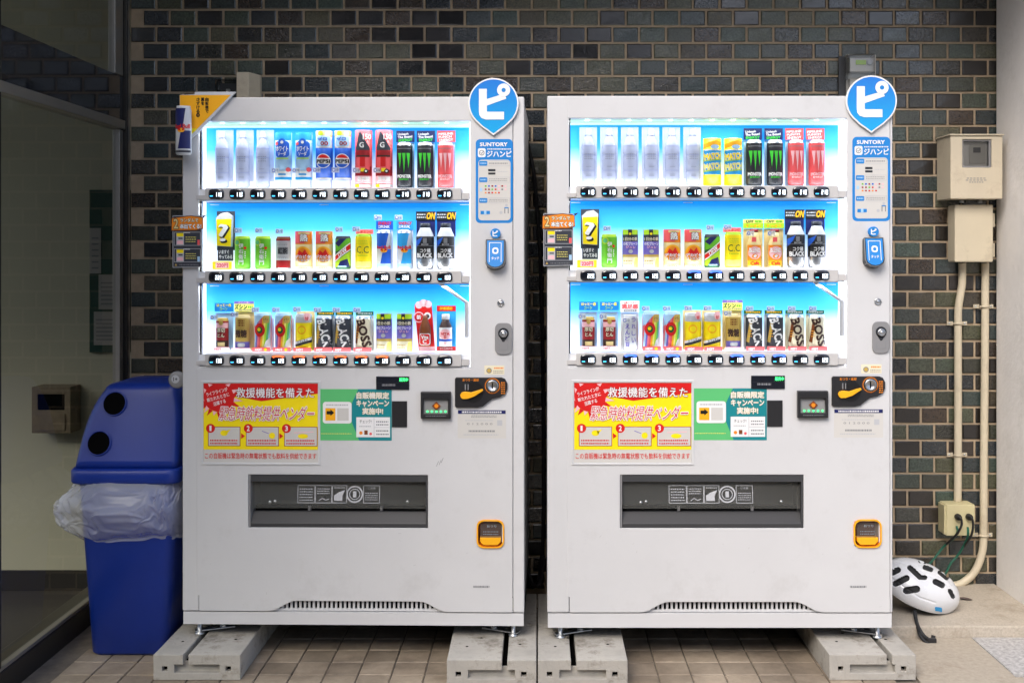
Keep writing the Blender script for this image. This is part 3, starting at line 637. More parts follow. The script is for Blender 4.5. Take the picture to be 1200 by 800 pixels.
    p.scribble(348, 574, 364, 590, 'lightgrey', 1, 5, 20, .35); p.scribble(369, 574, 384, 582, 'lightgrey', 1, 3, 21, .35); p.line([(371, 589), (375, 586), (379, 588.5), (383, 587)], .8, 'lightgrey', 1); p.poly([(389, 589), (389, 583), (394, 579.5), (402, 576.5), (399, 583), (399, 589)], 'lightgrey', 1); p.scribble(389, 573, 402, 575, 'lightgrey', 1, 1, 22, .5)
    for k in range(28):
        t0, t1 = 2*pi*k/28, 2*pi*(k+1)/28
        for ra, rb in ((8.2, 9.9), (5.6, 6.4)): p.poly([(413.5+ra*cos(t0), 581.5+ra*sin(t0)), (413.5+rb*cos(t0), 581.5+rb*sin(t0)), (413.5+rb*cos(t1), 581.5+rb*sin(t1)), (413.5+ra*cos(t1), 581.5+ra*sin(t1))], 'lightgrey', 1)
    p.rect(411.5, 578, 415.5, 585, 'lightgrey', 1); p.text('ご注意', 433.5, 574.3, 9, 2.4, 'lightgrey', 1, 0); p.scribble(426, 579, 441, 589, 'lightgrey', 1, 4, 23, .3); p.build('print', fl)
    # ---- coin return cup
    q = MB(); pts = []
    for cx_, cy_, t in ((582.6, 634.4, 0), (566.6, 634.4, 90), (566.6, 617.4, 180), (582.6, 617.4, 270)): pts += [(cx_+8.2*cos(R(t+i*22.5)), cy_+8*sin(R(t+i*22.5))) for i in range(5)]
    inn = [(574.6+(a-574.6)*.9, 626+(c-626)*.91) for a, c in pts]
    for i in range(len(pts)):
        j = i-1; f0 = lambda p_, y: (U(p_[0]), y, Z(p_[1]))
        q.face([f0(pts[j], -.006), f0(pts[i], -.006), f0(inn[i], -.006), f0(inn[j], -.006)], 'amber'); q.face([f0(pts[j], 0), f0(pts[i], 0), f0(pts[i], -.006), f0(pts[j], -.006)], 'orange'); q.face([f0(inn[j], -.006), f0(inn[i], -.006), f0(inn[i], .045), f0(inn[j], .045)], 'orange')
    q.face([(U(a), .045, Z(c)) for a, c in inn], 'brown'); cr = q.build('coin_return', r)
    q = MB(); q.extrude([(562.3, 630.5), (587, 630.5), (586.6, 635), (583, 639), (566.3, 639), (562.6, 635)], lambda a, c: (U(a), -.004, Z(c)), lambda a, c: (U(a), .02, Z(c)), 'amber'); q.build('cup_lip', cr, bev=.001)
    q = MB(); q.face([(U(562.5), .0, Z(630.5)), (U(587.5), .0, Z(630.5)), (U(587.5), .006, Z(613)), (U(562.5), .006, Z(613))], 'smoke_flap'); q.build('flap', cr)
    p = fr.pr(-.001); p.text('おつり', 576, 617, 11, 2.6, 'lightgrey', 1, 0); p.scribble(566, 622, 584, 628, 'grey', 1, 2, 24, .4); p.build('print', cr)
    # ---- round sign on top, information panel, card reader, locks
    dr = []
    for i in range(41):
        t = R(-50+280*i/40); dr.append((578.3+29.4*cos(t), 121-29.4*sin(t)))
    dr += [(564.5, 148.5), (571, 153), (578.3, 158.5), (585.6, 153), (592, 148.5)]
    q = MB(); q.extrude(dr, lambda a, c: (U(a), -.010, Z(c)), lambda a, c: (U(a), -.004, Z(c)), 'white'); q.box(U(570), U(586), -.0042, 0, Z(150), Z(120), 'white'); sg = q.build('round_sign', r)
    q = MB(f=lambda a, c, n: (U(a), -.0101-n, Z(c)), up=-1); q.poly([(578.3+(a-578.3)*.945, 122+(c-122)*.945) for a, c in dr], 'sign_gradient', 1); q.build('sign_face', sg)
    p = MB(f=lambda a, c, n: (U(a), -.0101-n, Z(c)), up=-1)
    p.poly([(561.3, 104.3), (570.6, 104.3), (570.6, 131.5), (561.3, 131.5)], 'white', 2); p.poly([(570.5, 116.3), (591.2, 110), (593.5, 115.8), (570.5, 124)], 'white', 2)
    p.poly([(561.3, 131), (570.6, 131), (573.4, 131.2), (590.8, 131.2), (590.8, 140.3), (569.5, 140.3), (564.4, 138.6), (561.8, 135)], 'white', 3); p.disc(590.3, 105.8, 7.7, 'white', 4); p.disc(590.3, 105.8, 2.5, 'signblue', 5); p.build('lettering', sg)
    p = fr.pr(-.0003); p.rrect(557.3, 162.8, 601, 261.3, 5, 'signblue', 0); p.rrect(560.3, 187, 598.2, 258.2, 4, 'offwhite', 1)
    p.text('SUNTORY', 578.5, 169, 32, 4.2, 'white', 2, bold=.045); p.rrect(559.8, 173.5, 569, 184, 2, 'white', 1); p.disc(564.4, 178.8, 3.2, 'grey', 2); p.disc(564.4, 178.8, 2.4, 'white', 3); p.line([(563, 178.5), (564.2, 180), (566.5, 177)], .8, 'grey', 4)
    p.scribble(571, 173.5, 599, 175.6, 'white', 2, 1, 30, .7); p.text('ジハンピ', 585, 180.2, 28.5, 7, 'white', 2, bold=.035)
    for k, yy in enumerate((191.2, 210.5, 234.8)):
        p.rrect(561.3, yy-2.8, 571, yy+2.8, 1.2, 'signblue', 2); p.scribble(562.5, yy-1, 570, yy+1, 'paleblue', 3, 1, 31+k, .8); p.line([(572, yy-3), (597, yy-3), (597, yy+3), (572, yy+3)], .35, 'lightgrey', 2); p.scribble(573, yy-2, 595, yy+2, 'grey', 2, 1+(k > 0), 41+k, .3)
    p.rect(572, 198, 580.5, 200.6, 'dark', 2); p.rect(572, 202, 580.5, 204.4, 'dark', 2); p.scribble(583, 200, 595, 202, 'lightgrey', 2, 1, 44, .4)
    rd = random.Random(5)
    for j in range(3):
        for k in range(7 if j < 2 else 5): p.rect(568+k*3.9, 217+j*3.9, 570+k*3.9, 218.8+j*3.9, rd.choice(['red', 'orange', 'blue', 'grey', 'green', 'deepred', 'palepink']), 2)
    p.rect(562, 220, 565, 224, 'paleblue', 2); p.rect(563, 247, 574, 251, 'signblue', 2); p.rect(567, 246.5, 570, 251.5, 'paleblue', 3); p.disc(587, 249, 1.8, 'lightgrey', 2); p.rect(591, 243.5, 592, 250, 'grey', 2); p.rect(595, 243.5, 596, 250, 'grey', 2); p.rect(591, 242.8, 596, 244, 'signblue', 2); p.disc(593.5, 240.5, 1.6, 'lightgrey', 2); p.build('information_panel', r)
    q = MB()   # card reader: grey wedge with a blue face
    prf = [(569.5, 280), (592, 280), (592, 306), (590.5, 310.5), (586, 313.6), (580.7, 314.6), (575.5, 313.6), (571, 310.5), (569.5, 306)]
    q.extrude(prf, lambda a, c: (U(a), -.012-.020*(c-280)/35, Z(c)), lambda a, c: (U(a)+(U(a)-U(580.7))*.06, .0, Z(c+2.5)), 'grey_plastic', 'dark_plastic'); cd = q.build('card_reader', r, bev=.0015)
    fy = lambda a, c, n: (U(a), -.0124-.020*(c-280)/35-n, Z(c))
    p = MB(f=fy, up=-1); p.poly([(580.7+(a-580.7)*.96, 297+(c-297)*.95) for a, c in prf], 'black', 1); p.poly([(580.7+(a-580.7)*.87, 297+(c-297)*.89) for a, c in prf], 'signblue', 2)
    p.line([(573.8, 307), (573.8, 284.5), (587.6, 284.5), (587.6, 307)], .7, 'white', 3); p.rrect(577.2, 290, 584.4, 297.5, 2.6, 'white', 3); p.disc(580.8, 293.8, 2, 'signblue', 4); p.text('タッチ', 580.8, 302.6, 9, 3.4, 'white', 3, bold=.03); p.build('face', cd)
    p = MB(f=lambda a, c, n: (U(a), -.0135-n, Z(c)), up=-1); p.disc(580.7, 273.5, 5.8, 'signblue', 1); p.text('ピ', 580.5, 273.6, 6, 6.6, 'white', 2, bold=.05); q = MB(); q.lathe([(5.8*PXM, 0), (5.8*PXM, .0134), (0, .0134)], 'signblue', k=24); q.v = [(x+U(580.7), -z, y+Z(273.5)) for x, y, z in q.v]; o = q.build('small_round_sign', r); p.build('print', o)
    q = MB(); q.lathe([(4.1*PXM, 0), (4.1*PXM, .003), (3.3*PXM, .004), (2.7*PXM, .003), (2*PXM, .003), (1.6*PXM, .004), (0, .004)], 'steel', k=22); q.v = [(x+U(586.8), -z, y+Z(355.3)) for x, y, z in q.v]; q.build('key_lock', r)
    q = MB(); pts = []
    for cx_, cy_, t in ((594, 409, 0), (586, 409, 90), (586, 385, 180), (594, 385, 270)): pts += [(cx_+6*cos(R(t+i*22.5)), cy_+6.6*sin(R(t+i*22.5))) for i in range(5)]
    q.extrude(pts, lambda a, c: (U(a), -.005, Z(c)), lambda a, c: (U(a), .0, Z(c)), 'grey_plastic'); lk = q.build('lock_handle', r, bev=.002)
    q = MB(f=lambda a, c, n: (U(a), -.0052-n, Z(c))); q.disc(590, 390.5, 6.3, 'dark', 1); q.poly([(584.3, 393), (595.7, 393), (591, 400.5), (589, 400.5)], 'dark', 1); q.line([(585, 402), (585, 410), (595, 410), (595, 402)], .4, 'grey', 1); q.build('recess', lk)
    q = MB(); q.lathe([(4.4*PXM, 0), (4.4*PXM, .007), (3.4*PXM, .0085), (2.6*PXM, .0075), (1.6*PXM, .0075), (1.2*PXM, .009), (0, .009)], 'steel', k=22); q.v = [(x+U(590), -.0056-z, y+Z(391)) for x, y, z in q.v]; q.build('lock_cylinder', lk)
    # ---- feet
    q = MB(); q.box(x0+.001, x1-.001, .002, .02, z0+.0005, Z(430.4), 'inner_white'); q.build('light_leak_strip', r, bev=.001)  # white strip standing in for light leaking out below the bottom rail
    p = fr.pr(-.00015); rd = random.Random(31 if warm else 77)
    for _ in range(16):
        a_, c_ = rd.uniform(240, 595), rd.uniform(630, 712) if rd.random() < .7 else rd.uniform(520, 630)
        if 286 < a_ < 503 and 550 < c_ < 624 or a_ > 552 and c_ < 648: continue
        t_ = rd.uniform(0, 3.1); l_ = rd.uniform(1, 4); p.line([(a_, c_), (a_+l_*cos(t_), c_+l_*sin(t_))], rd.uniform(.2, .45), 'scuff', 0)
    p.build('scratch_print', r)
    if warm:
        p = fr.pr(-.0002)
        for a_, c_ in ((511, 541), (514, 539.5), (516.5, 537)): p.line([(a_, c_+6), (a_+2.6, c_)], .5, 'grey', 0)
        p.build('scuff_mark', r)
    for sx, x in ((1, .047), (-1, WID-.04)):
        for y in (.045, D-.06):
            q = MB(); hh = -.0475; q.lathe([(.016, hh+.0005), (.016, hh+.006), (.0085, hh+.008), (.0085, 0)], 'zinc', x, y, k=16); q.build('levelling_foot', r)
            q = MB(); a = R(22); L_ = .115
            vs = [(x+sx*(u*cos(a))-w*sin(a)*sx, y+.01+u*sin(a)+w*cos(a), z) for z in (hh+.0085, hh+.0125) for u, w in ((-.02, -.014), (L_, -.014), (L_, .014), (-.02, .014))]
            q.mesh(vs, [(0, 3, 2, 1), (4, 5, 6, 7), (0, 1, 5, 4), (1, 2, 6, 5), (2, 3, 7, 6), (3, 0, 4, 7)], 'zinc'); o = q.build('anchor_bracket', r, bev=.001)
            q = MB(); bx, by = x+sx*.075*cos(a), y+.01+.075*sin(a); q.lathe([(.011, hh+.0126), (.011, hh+.019), (.0055, hh+.0195), (.0055, hh+.032), (0, hh+.032)], 'zinc', bx, by, k=6, smooth=False); q.build('bolt', o)
    return r, Matrix.Translation((X0, Y0, ZB)) @ Matrix.Rotation(rz, 4, 'Z')
FRL = Front(1.0, 0, 0); FRR = Front(1.011, 6, -2)
PL = ([110]*3+[170]*4+[190]*2+[210]*3, [220]+[130]*7+[200]*2+[160]*2, [130]*2+[120]*8+[130, 160])
PR = ([110]*6+[120]*2+[210]*4, [220, 130, 120, 120]+[130]*6+[160]*2, [130]*3+[120]*4+[130]+[120]*4)
ML, XL = machine('l', 'white drink vending machine beside the blue bin, yellow corner sign at its top', -1.228, 3.655, R(-1.0), FRL, PL, {(2, k) for k in range(3, 9)}, set())
MR, XR = machine('r', 'white drink vending machine beside the electricity meter, bicycle helmet at its foot', .032, 3.618, 0, FRR, PR, set(), {(1, 5), (1, 6), (2, 2), (2, 3), (2, 4), (2, 7), (2, 8), (2, 9)})
# ------------------------------------------------------------------ drinks on display
PP = 1/336
class Prod:
    def __init__(s, name): s.r = bpy.data.objects.new(name, None); C.objects.link(s.r); s.r.empty_display_size = .02
    def lathe(s, part, prof, mat, depth=.75, y=0):
        q = MB(); q.lathe(prof, mat, cy=y*PP, k=30, depth=depth, sc=PP); return q.build(part, s.r)
    def can(s, Rr, h, mat, rim='can_metal'):
        s.R = Rr; o = s.lathe('can_body', [(0, .3), (Rr*.8, .2), (Rr*.9, 0), (Rr, 2), (Rr, h-3.2)], mat)
        s.lathe('can_top', [(Rr, h-3.2), (Rr*.88, h-.7), (Rr*.88, h), (Rr*.8, h), (Rr*.78, h-.9), (0, h-.9)], rim); return o
    def column(s, Rr, h, mat, part='sleeve'):
        s.R = Rr; return s.lathe(part, [(0, 0), (Rr, 0), (Rr, h), (0, h)], mat)
    def pr(s, Rr=None, depth=.75):
        Rr = Rr or s.R
        return MB(f=lambda a, b, n: (a*PP, -depth*sqrt(max(0, Rr*Rr-a*a))*PP-n, b*PP), cuts=[Rr*sin(R(t)) for t in range(-72, 84, 12)])
    def card(s, part, x0, z0, x1, z1, mat, y=6, t=.5, top=0):
        q = MB(); pts = [(x0, z0), (x1, z0), (x1, z1)]
        pts += [(x1+(x0-x1)*i/8, z1+top*sin(pi*i/8)) for i in range(1, 8)] if top else []
        pts += [(x0, z1)]
        q.extrude(pts, lambda a, b: (a*PP, (y-t)*PP, b*PP), lambda a, b: (a*PP, y*PP, b*PP), mat); return q.build(part, s.r)
    def flat(s, y): return MB(f=lambda a, b, n: (a*PP, y*PP-n, b*PP))
    def tag(s, x, z, w=9):
        """small 'cold' tag with a ring and a character"""
        o = s.card('cold_tag', x-w/2, z-3, x+w/2, z+3, 'tag_film', y=-7.2, t=.2); p = s.flat(-7.5)
        p.disc(x-2.1, z, 1.9, 'blue', 1, k=14); p.disc(x-2.1, z, 1.2, 'white', 2, k=14); p.text('冷', x+2, z, 3.6, 3.4, 'dark', 1, .01); p.build('print', o)
MK = {}
def kind(fn): MK[fn.__name__] = fn; return fn
@kind
def water_bottle(s):
    s.card('backing_card', -10, 8, 10.5, 68.5, 'pale_card', y=9)
    s.lathe('bottle', [(0, .6), (6.6, 0), (7.8, 1), (8.3, 3), (8.3, 16), (8.1, 17), (8.3, 18), (8.3, 34), (8.1, 35), (8.4, 36.5), (8.4, 44), (7.6, 48.5), (5.6, 53), (4.1, 56), (3.8, 57.5), (0, 57.5)], 'bottle_plastic'); s.R = 8.3
    o = s.lathe('cap', [(3.8, 57.5), (4.3, 57.6), (4.3, 58.6), (3.9, 58.8), (4.0, 64.6), (3.4, 65.4), (0, 65.4)], 'lavender')
    p = s.pr()
    for b in (30.5, 33, 35.5): 
        for a in range(-4, 5, 2): p.rect(a-.6, b-.45, a+.5, b+.45, 'grey')
    for b in (21, 12, 10.5): p.rect(-3, b, 3, b+.4, 'grey')
    for b in (16.6, 34.6, 45): p.rect(-8.2, b, 8.2, b+.5, 'lavender')
    p.build('label', s.r)
@kind
def soda_sleeve(s):
    s.column(10, 55, 'paleblue'); p = s.pr(); p.rect(-10, 46, 10, 55, 'skyblue'); p.rect(-10, 0, 10, 8, 'skyblue', 1); p.rect(-10, 3, 10, 10, 'white', 2)
    p.rrect(-8, 26, 8, 45, 4, 'blue', 2); p.disc(0, 43.5, 4.4, 'blue', 2); p.text('ホワイト', 0, 36, 14, 5.6, 'white', 4, .03); p.text('ソーダ', 0, 30, 9.5, 4.6, 'white', 4, .03); p.disc(0, 43.5, 1.8, 'white', 3); p.rect(-7, 24, 7, 25.4, 'lime', 3)
    p.disc(7, 11.5, 2.6, 'salmon', 3); p.disc(-6.5, 42, 2, 'salmon', 3); p.rect(-4.5, 5, 4.5, 7, 'skyblue', 3); p.build('label', s.r); s.tag(-7.5, 10.5)
    q = MB(); q.box(-8*PP, 8*PP, -5*PP, 5*PP, -9*PXM, -.0004, 'pale_card'); q.build('stand', s.r)
@kind
def cola_sleeve(s):
    s.column(10, 57, 'blue'); p = s.pr(); p.rect(-10, 37, 10, 57, 'white'); p.rect(-10, 50, 10, 57, 'palegold', 2); p.disc(-3, 54, 3, 'lime', 3); p.disc(5, 53, 3, 'cream', 3)
    p.rrect(-8, 38.5, 8, 51, 3, 'paleblue', 3); p.text('ゼロ', -1, 47.5, 11, 3.6, 'blue', 5, .04); p.text('00', 1.5, 42, 8.5, 4.6, 'deepred', 5, .03)
    k = 26; c = [(8.6*cos(2*pi*i/k), 21.5+8.6*sin(2*pi*i/k)) for i in range(k)]
    p.poly(c, 'white', 2); p.poly([(7.6*cos(R(t)), 21.5+7.6*sin(R(t))) for t in range(25, 160, 9)], 'red', 3); p.poly([(7.6*cos(R(t)), 21.5+7.6*sin(R(t))) for t in range(205, 340, 9)], 'blue', 3)
    p.text('PEPSI', 0, 21.3, 15.5, 4, 'black', 4, .05); p.rect(-10, 0, 10, 2, 'white', 1); p.build('label', s.r); s.tag(-7.5, 11)
    q = MB(); q.box(-8*PP, 8*PP, -5*PP, 5*PP, -9*PXM, -.0004, 'pale_card'); q.build('stand', s.r)
@kind
def red_guarana_sleeve(s):
    s.column(10, 66.5, 'salmon'); p = s.pr(); p.poly([(-10, 66.5), (-10, 54), (10, 60), (10, 66.5)], 'pink', 1); p.text('150', 5, 58.6, 8.5, 6, 'white', 5, .05)
    p.poly([(-4, 64), (-2, 64), (8, 46), (8, 38), (-8, 38), (-8, 46)], 'charcoal', 2); p.text('G', -1, 49, 5, 6, 'white', 4, .03); p.rect(-8, 37, 8, 43, 'deepred', 3); p.rect(-8, 20, 8, 37, 'salmon', 3); p.rect(-3, 24, 3, 35, 'red', 4); p.rect(-8, 35, 8, 37, 'darkbrown', 4)
    p.rect(-10, 13, 10, 24, 'deepred', 1); p.rect(-2, 18, 3, 22, 'yellow', 4); p.disc(4, 18.5, 2.6, 'black', 4); p.disc(4, 18.5, 1.2, 'white', 5); p.rect(-10, 4, 10, 13, 'palepink', 2); p.text('強炭酸', 1, 9.5, 14, 5, 'white', 4, .05); p.rect(-10, 0, -4, 3.2, 'yellow', 3); p.rect(-4, 0, 10, 3.2, 'lightgrey', 3); p.build('label', s.r); s.tag(-7, 19.5)
def energy_can(s, head, body, claw, txt, accent, l1, l2):
    s.card('backing_card', -10.3, 0, 10.3, 53, 'paleblue', y=9); o = s.card('header_card', -10.8, 53.5, 10.8, 67, head, y=7)
    f = s.flat(6.5); f.text(l1, -.5, 61.5, 17, 6, 'white', 1, .04, rot=4); f.text(l2, 0, 56, 16, 3, accent, 1, .03, rot=3); f.build('print', o)
    s.can(9.4, 52, body); p = s.pr()
    for c, h in ((-5, 18), (0, 23.5), (5, 18)):
        p.poly([(c-2, 39.5), (c+2, 39.5), (c+1.2, 39.5-h*.55), (c-.6, 39.5-h*.5)], claw, 1); p.poly([(c-.6, 39.5-h*.5), (c+1.2, 39.5-h*.55), (c+.2, 39.5-h)], claw, 1)
    p.text('MONSTER', 0, 12.5, 15.5, 3.6, txt, 2, .06); p.text('ENERGY', 0, 9, 11, 1.8, accent, 2, .02); p.rect(-8, 44.5, 8, 45.2, 'grey', 1); p.build('label', s.r)
@kind
def claw_can(s): energy_can(s, 'navy', 'dark', 'claw', 'white', 'claw', 'Unleash\nThe Beast!', 'ENERGY')
@kind
def pink_claw_can(s): energy_can(s, 'salmon', 'salmon', 'palepink', 'palepink', 'white', 'PIPELINE\nPUNCH', 'ENERGY')
@kind
def mystery_box(s):
    s.card('backing_card', -10.5, 22, 11, 68, 'charcoal', y=7)
    q = MB(); pts = [(-8.5, 27), (8.5, 26), (9.5, 62), (4, 66.5), (-4, 65), (-9.5, 60)]
    q.extrude(pts, lambda a, b: (a*PP, -.5*PP, b*PP), lambda a, b: (a*PP, 6.4*PP, b*PP), 'lightgrey'); o = q.build('mystery_can', s.r, bev=.0006)
    f = s.flat(-.6); f.poly([(-8.2, 27.4), (8.2, 26.4), (8.9, 59), (-8.8, 58)], 'yellow', 1); f.text('?', 1.2, 41.2, 11.5, 21, 'black', 2, .022, rot=4); f.text('?', -.2, 42.6, 11, 20, 'white', 3, .012, rot=4); f.build('print', o)
    o = s.card('sign_card', -9, 9.5, 9.5, 25.5, 'charcoal', y=5); f = s.flat(4.5); f.text('いますぐ', -1.5, 20, 12, 4.4, 'white', 1, .03); f.text('やってみる', .5, 14.2, 15.5, 4.4, 'white', 1, .03); f.build('print', o)
    o = s.card('price_strip', -15, -.5, 8, 8.8, 'yellow', y=4); f = s.flat(3.5); f.rect(-11, 1, 4.5, 7.5, 'palepink', 1); f.text('220円', -3, 4.2, 13, 5, 'red', 2, .03); f.build('print', o)
@kind
def green_tea_can(s):
    s.can(9.2, 38.5, 'green', 'lime'); p = s.pr(); p.disc(-5, 31, 4, 'lime', 1); p.disc(-5, 31, 2.6, 'mint', 2)
    for i, ch in enumerate('伊右衛門'): p.text(ch, 0, 27-i*6.4, 5.4, 5.2, 'white', 2, .03)
    p.disc(4.6, 24.6, 1.6, 'red', 2); p.scribble(4, 12, 5.6, 21, 'white', 2, 4, 3, .6); p.build('label', s.r); s.tag(-3, 45)
@kind
def red_band_can(s):
    s.can(8.8, 38, 'lightgrey', 'brown'); p = s.pr(); p.rect(-8.8, 1.5, 8.8, 10, 'deepred'); p.rect(-8.8, 33, 8.8, 35, 'deepred'); p.rrect(-5.6, 17, 6.4, 25.5, 1, 'grey', 1); p.text('紅茶', .4, 21.2, 10.5, 7, 'dark', 2, .04); p.scribble(-6, 27.5, 6, 31, 'grey', 1, 2, 4, .4); p.scribble(-6, 12, 6, 15.5, 'grey', 1, 2, 5, .4); p.build('label', s.r); s.tag(-3, 44)
@kind
def orange_can(s):
    s.column(10.2, 44, 'palegold'); p = s.pr(); p.rect(-10.2, 29, 10.2, 44, 'orange'); p.poly([(-10.2, 30), (2, 30), (8, 44), (-10.2, 44)], 'salmon', 2); p.text('熱', 1.5, 36.5, 8, 8, 'white', 4, .06, out='darkbrown', ob=.1); p.rect(-5, 40.5, 8, 43, 'palegold', 3); p.disc(0, 17, 9.4, 'amber', 1); p.disc(0, 17, 7.4, 'orange', 2); p.poly([(-7, 15), (-4, 22), (0, 19), (3, 23), (7, 15)], 'red', 3)
    p.text('デカビタ', 0, 14.4, 18, 4, 'white', 4, .05, out='red', ob=.1); p.text('ストロング', 0, 10.2, 16, 3.4, 'white', 6, .05, out='deepred', ob=.1); p.rect(-10.2, 0, 10.2, 3, 'cream', 2); p.scribble(-7, .6, 7, 2.4, 'brown', 3, 1, 4, .5); p.build('label', s.r)
@kind
def dew_can(s):
    s.can(9.2, 38.5, 'darkgreen', 'charcoal'); p = s.pr(); p.poly([(-9, 20), (-9, 34), (9, 36), (9, 26)], 'green', 1); p.poly([(-9, 30), (-3, 35.4), (5, 35.4), (-4, 26)], 'navy', 2); p.poly([(-9, 8), (-9, 16), (9, 31), (9, 22)], 'white', 3); p.poly([(-9, 9.5), (-9, 14.5), (9, 29.5), (9, 23.5)], 'red', 4); p.text('DEW', .4, 19.6, 12, 5, 'white', 5, .05, rot=40, shear=.3); p.poly([(-9, 2), (-9, 7.5), (9, 21), (9, 2)], 'lime', 1); p.poly([(-6, 2), (-2, 9), (6, 12), (9, 2)], 'navy', 2); p.rect(-5, 2.2, 5, 3.8, 'paleblue', 3); p.build('label', s.r); s.tag(-3.5, 46)
@kind
def lemon_can(s):
    o = s.card('header_card', -10.5, 41, 10.5, 46.5, 'pink', y=6); f = s.flat(5.5); f.text('ビタミンC', 0, 43.7, 17, 3, 'red', 1, .03); f.build('print', o)
    s.can(9.8, 41, 'yellow', 'lime'); p = s.pr(); p.text('C.C', 0, 22.5, 14, 8, 'darkgreen', 2, .01); p.text('Lemon', 0, 16, 11, 2, 'green', 2, .0); p.rect(-9.8, 1.5, 9.8, 9, 'paleyellow', 1); p.scribble(-6, 28, 6, 34, 'lime', 2, 3, 3, .3); p.build('label', s.r); s.tag(-7.5, 46.5)
def wing_can(s, c, hd):
    s.card('backing_card', -10, 0, 9, 46, 'pale_card', y=8); o = s.card('header_card', -10.5, 46.5, 9.5, 56.5, hd, y=6.5); f = s.flat(6); f.text('ENERGY', 0, 53.7, 15, 3.4, 'red', 1, .04); f.text('DRINK', -1, 49.6, 13, 3, 'white', 1, .03); f.build('print', o)
    s.can(8.6, 45.5, 'silver'); p = s.pr(); p.poly([(-8.6, 24), (2.6, 24), (6, 42), (-8.6, 42)], c, 1); p.poly([(-3.5, 6.5), (8.6, 6.5), (8.6, 23), (0, 23)], c, 1); p.rect(-8.6, 1.8, 8.6, 6, 'paleblue', 1); p.disc(.6, 21.6, 4, 'amber', 2, 2.4)
    p.text('Red Bull', 0, 25.4, 15.5, 3.4, 'red', 3, .04); p.poly([(-4, 22.6), (0, 20.6), (-1, 24)], 'red', 3); p.poly([(5, 22.6), (1, 20.6), (2, 24)], 'red', 3); p.build('label', s.r); s.tag(-6, 60)
@kind
def blue_wing_can(s): wing_can(s, 'blue', 'blue')
@kind
def pale_wing_can(s): wing_can(s, 'skyblue', 'skyblue')
@kind
def black_coffee_bottle(s):
    o = s.card('header_card', -11.5, 57, 11.5, 67.5, 'black', y=6); f = s.flat(5.5); f.text('ON', 6, 62.3, 9.6, 7.4, 'amber', 1, .05, shear=.15); f.scribble(-10.3, 59, .2, 65.5, 'lightgrey', 1, 2, 5, .5); f.build('print', o)
    s.card('backing_card', -11, 38, 11, 57, 'navy', y=7)
    s.lathe('bottle', [(0, 0), (8.8, 0), (9.8, 2), (10.3, 10), (10.3, 12)], 'can_metal'); s.lathe('label_band', [(10.3, 12), (10.5, 12.2), (10.5, 37.6), (10.3, 38)], 'black'); s.lathe('shoulder', [(10.3, 38), (9.6, 40), (6.6, 46.5), (6, 48.2), (0, 48.2)], 'silver'); s.lathe('cap', [(6, 48.2), (6.2, 48.4), (6.2, 53), (5.6, 53.6), (0, 53.6)], 'charcoal'); s.R = 10.5
    p = s.pr(); p.poly([(-10.4, 24), (-10.4, 33), (-2, 37.4), (-5, 31)], 'blue', 1); p.rect(-1.6, 30, 2.8, 36, 'grey', 1); p.text('BOSS', .6, 28.6, 8, 1.8, 'lightgrey', 2, .02); p.text('コク極', 1, 21.5, 12, 5, 'white', 2, .03); p.text('BLACK', 0, 15.8, 17, 5, 'white', 2, .05); p.rect(-10.4, 26.8, 10.4, 27.2, 'grey', 2); p.build('label', s.r)
@kind
def red_soup_can(s):
    o = s.card('header_card', -10.5, 46, 11.5, 56, 'signblue', y=5); f = s.flat(4.5); f.text('ほっと一息', .5, 53.4, 17, 3.6, 'yellow', 1, .03); f.text('コーン', 0, 49, 9, 3.4, 'lime', 1, .03); f.build('print', o)
    s.card('backing_card', -10, 0, 10.5, 44, 'paleblue', y=8); s.can(7.4, 38.5, 'deepred', 'gold'); p = s.pr(); p.rect(-7.4, 27, 7.4, 33, 'palepink', 1); p.text('厚切', 0, 24.5, 9, 5, 'cream', 2, .04, out='darkbrown', ob=.09); p.text('とん', 0, 18.4, 8, 4, 'cream', 2, .04, out='darkbrown', ob=.09); p.rect(-7.4, 3, 7.4, 12.6, 'darkbrown', 1); p.rect(-4, 5.6, 4.4, 10.4, 'palegold', 2); p.disc(0, 33, 2.6, 'gold', 2); p.build('label', s.r)
    o = s.card('price_strip', -10.5, 0, 10.5, 5, 'palepink', y=-6.6, t=.2); f = s.flat(-6.8); f.rect(5.5, .5, 9.8, 4, 'white', 1); f.text('HOT', -3, 2.4, 8, 2.6, 'red', 1, .03); f.build('print', o); s.tag(-7.5, 39.5)
@kind
def gold_coffee_can(s):
    o = s.card('header_card', -11.5, 46, 12, 58, 'paleyellow', y=5); f = s.flat(4.5); f.rect(-11.4, 55, 11.9, 58, 'purple', 1); f.text('ガツンと濃い', .5, 56.5, 14, 2.2, 'palepink', 2, .02); f.text('ズシン', -3.4, 51.6, 14.5, 5.6, 'darkgreen', 1, .06); f.scribble(5, 49.5, 11, 53, 'green', 1, 1, 6, .7); f.scribble(-6, 46.6, 11, 48.6, 'grey', 1, 1, 7, .7); f.build('print', o)
    s.card('backing_card', -11, 0, 11.5, 46, 'palegold', y=8); s.can(8.8, 42, 'gold', 'palegold'); p = s.pr(); p.text('微糖', -.4, 20.5, 13, 9, 'darkbrown', 2, .04); p.scribble(-4, 29, 4, 37, 'brown', 2, 3, 8, .6); p.rect(-8.8, 3, 8.8, 11, 'purple', 1); p.rrect(-4.4, 5, 4.4, 9.6, 1.6, 'lightgrey', 2); p.build('label', s.r); o = s.card('price_strip', -11, 0, 11.5, 4, 'palepink', y=-7.4, t=.2); f = s.flat(-7.6); f.rect(5.5, .5, 10, 3.4, 'white', 1); f.build('print', o); s.tag(-7.5, 43)
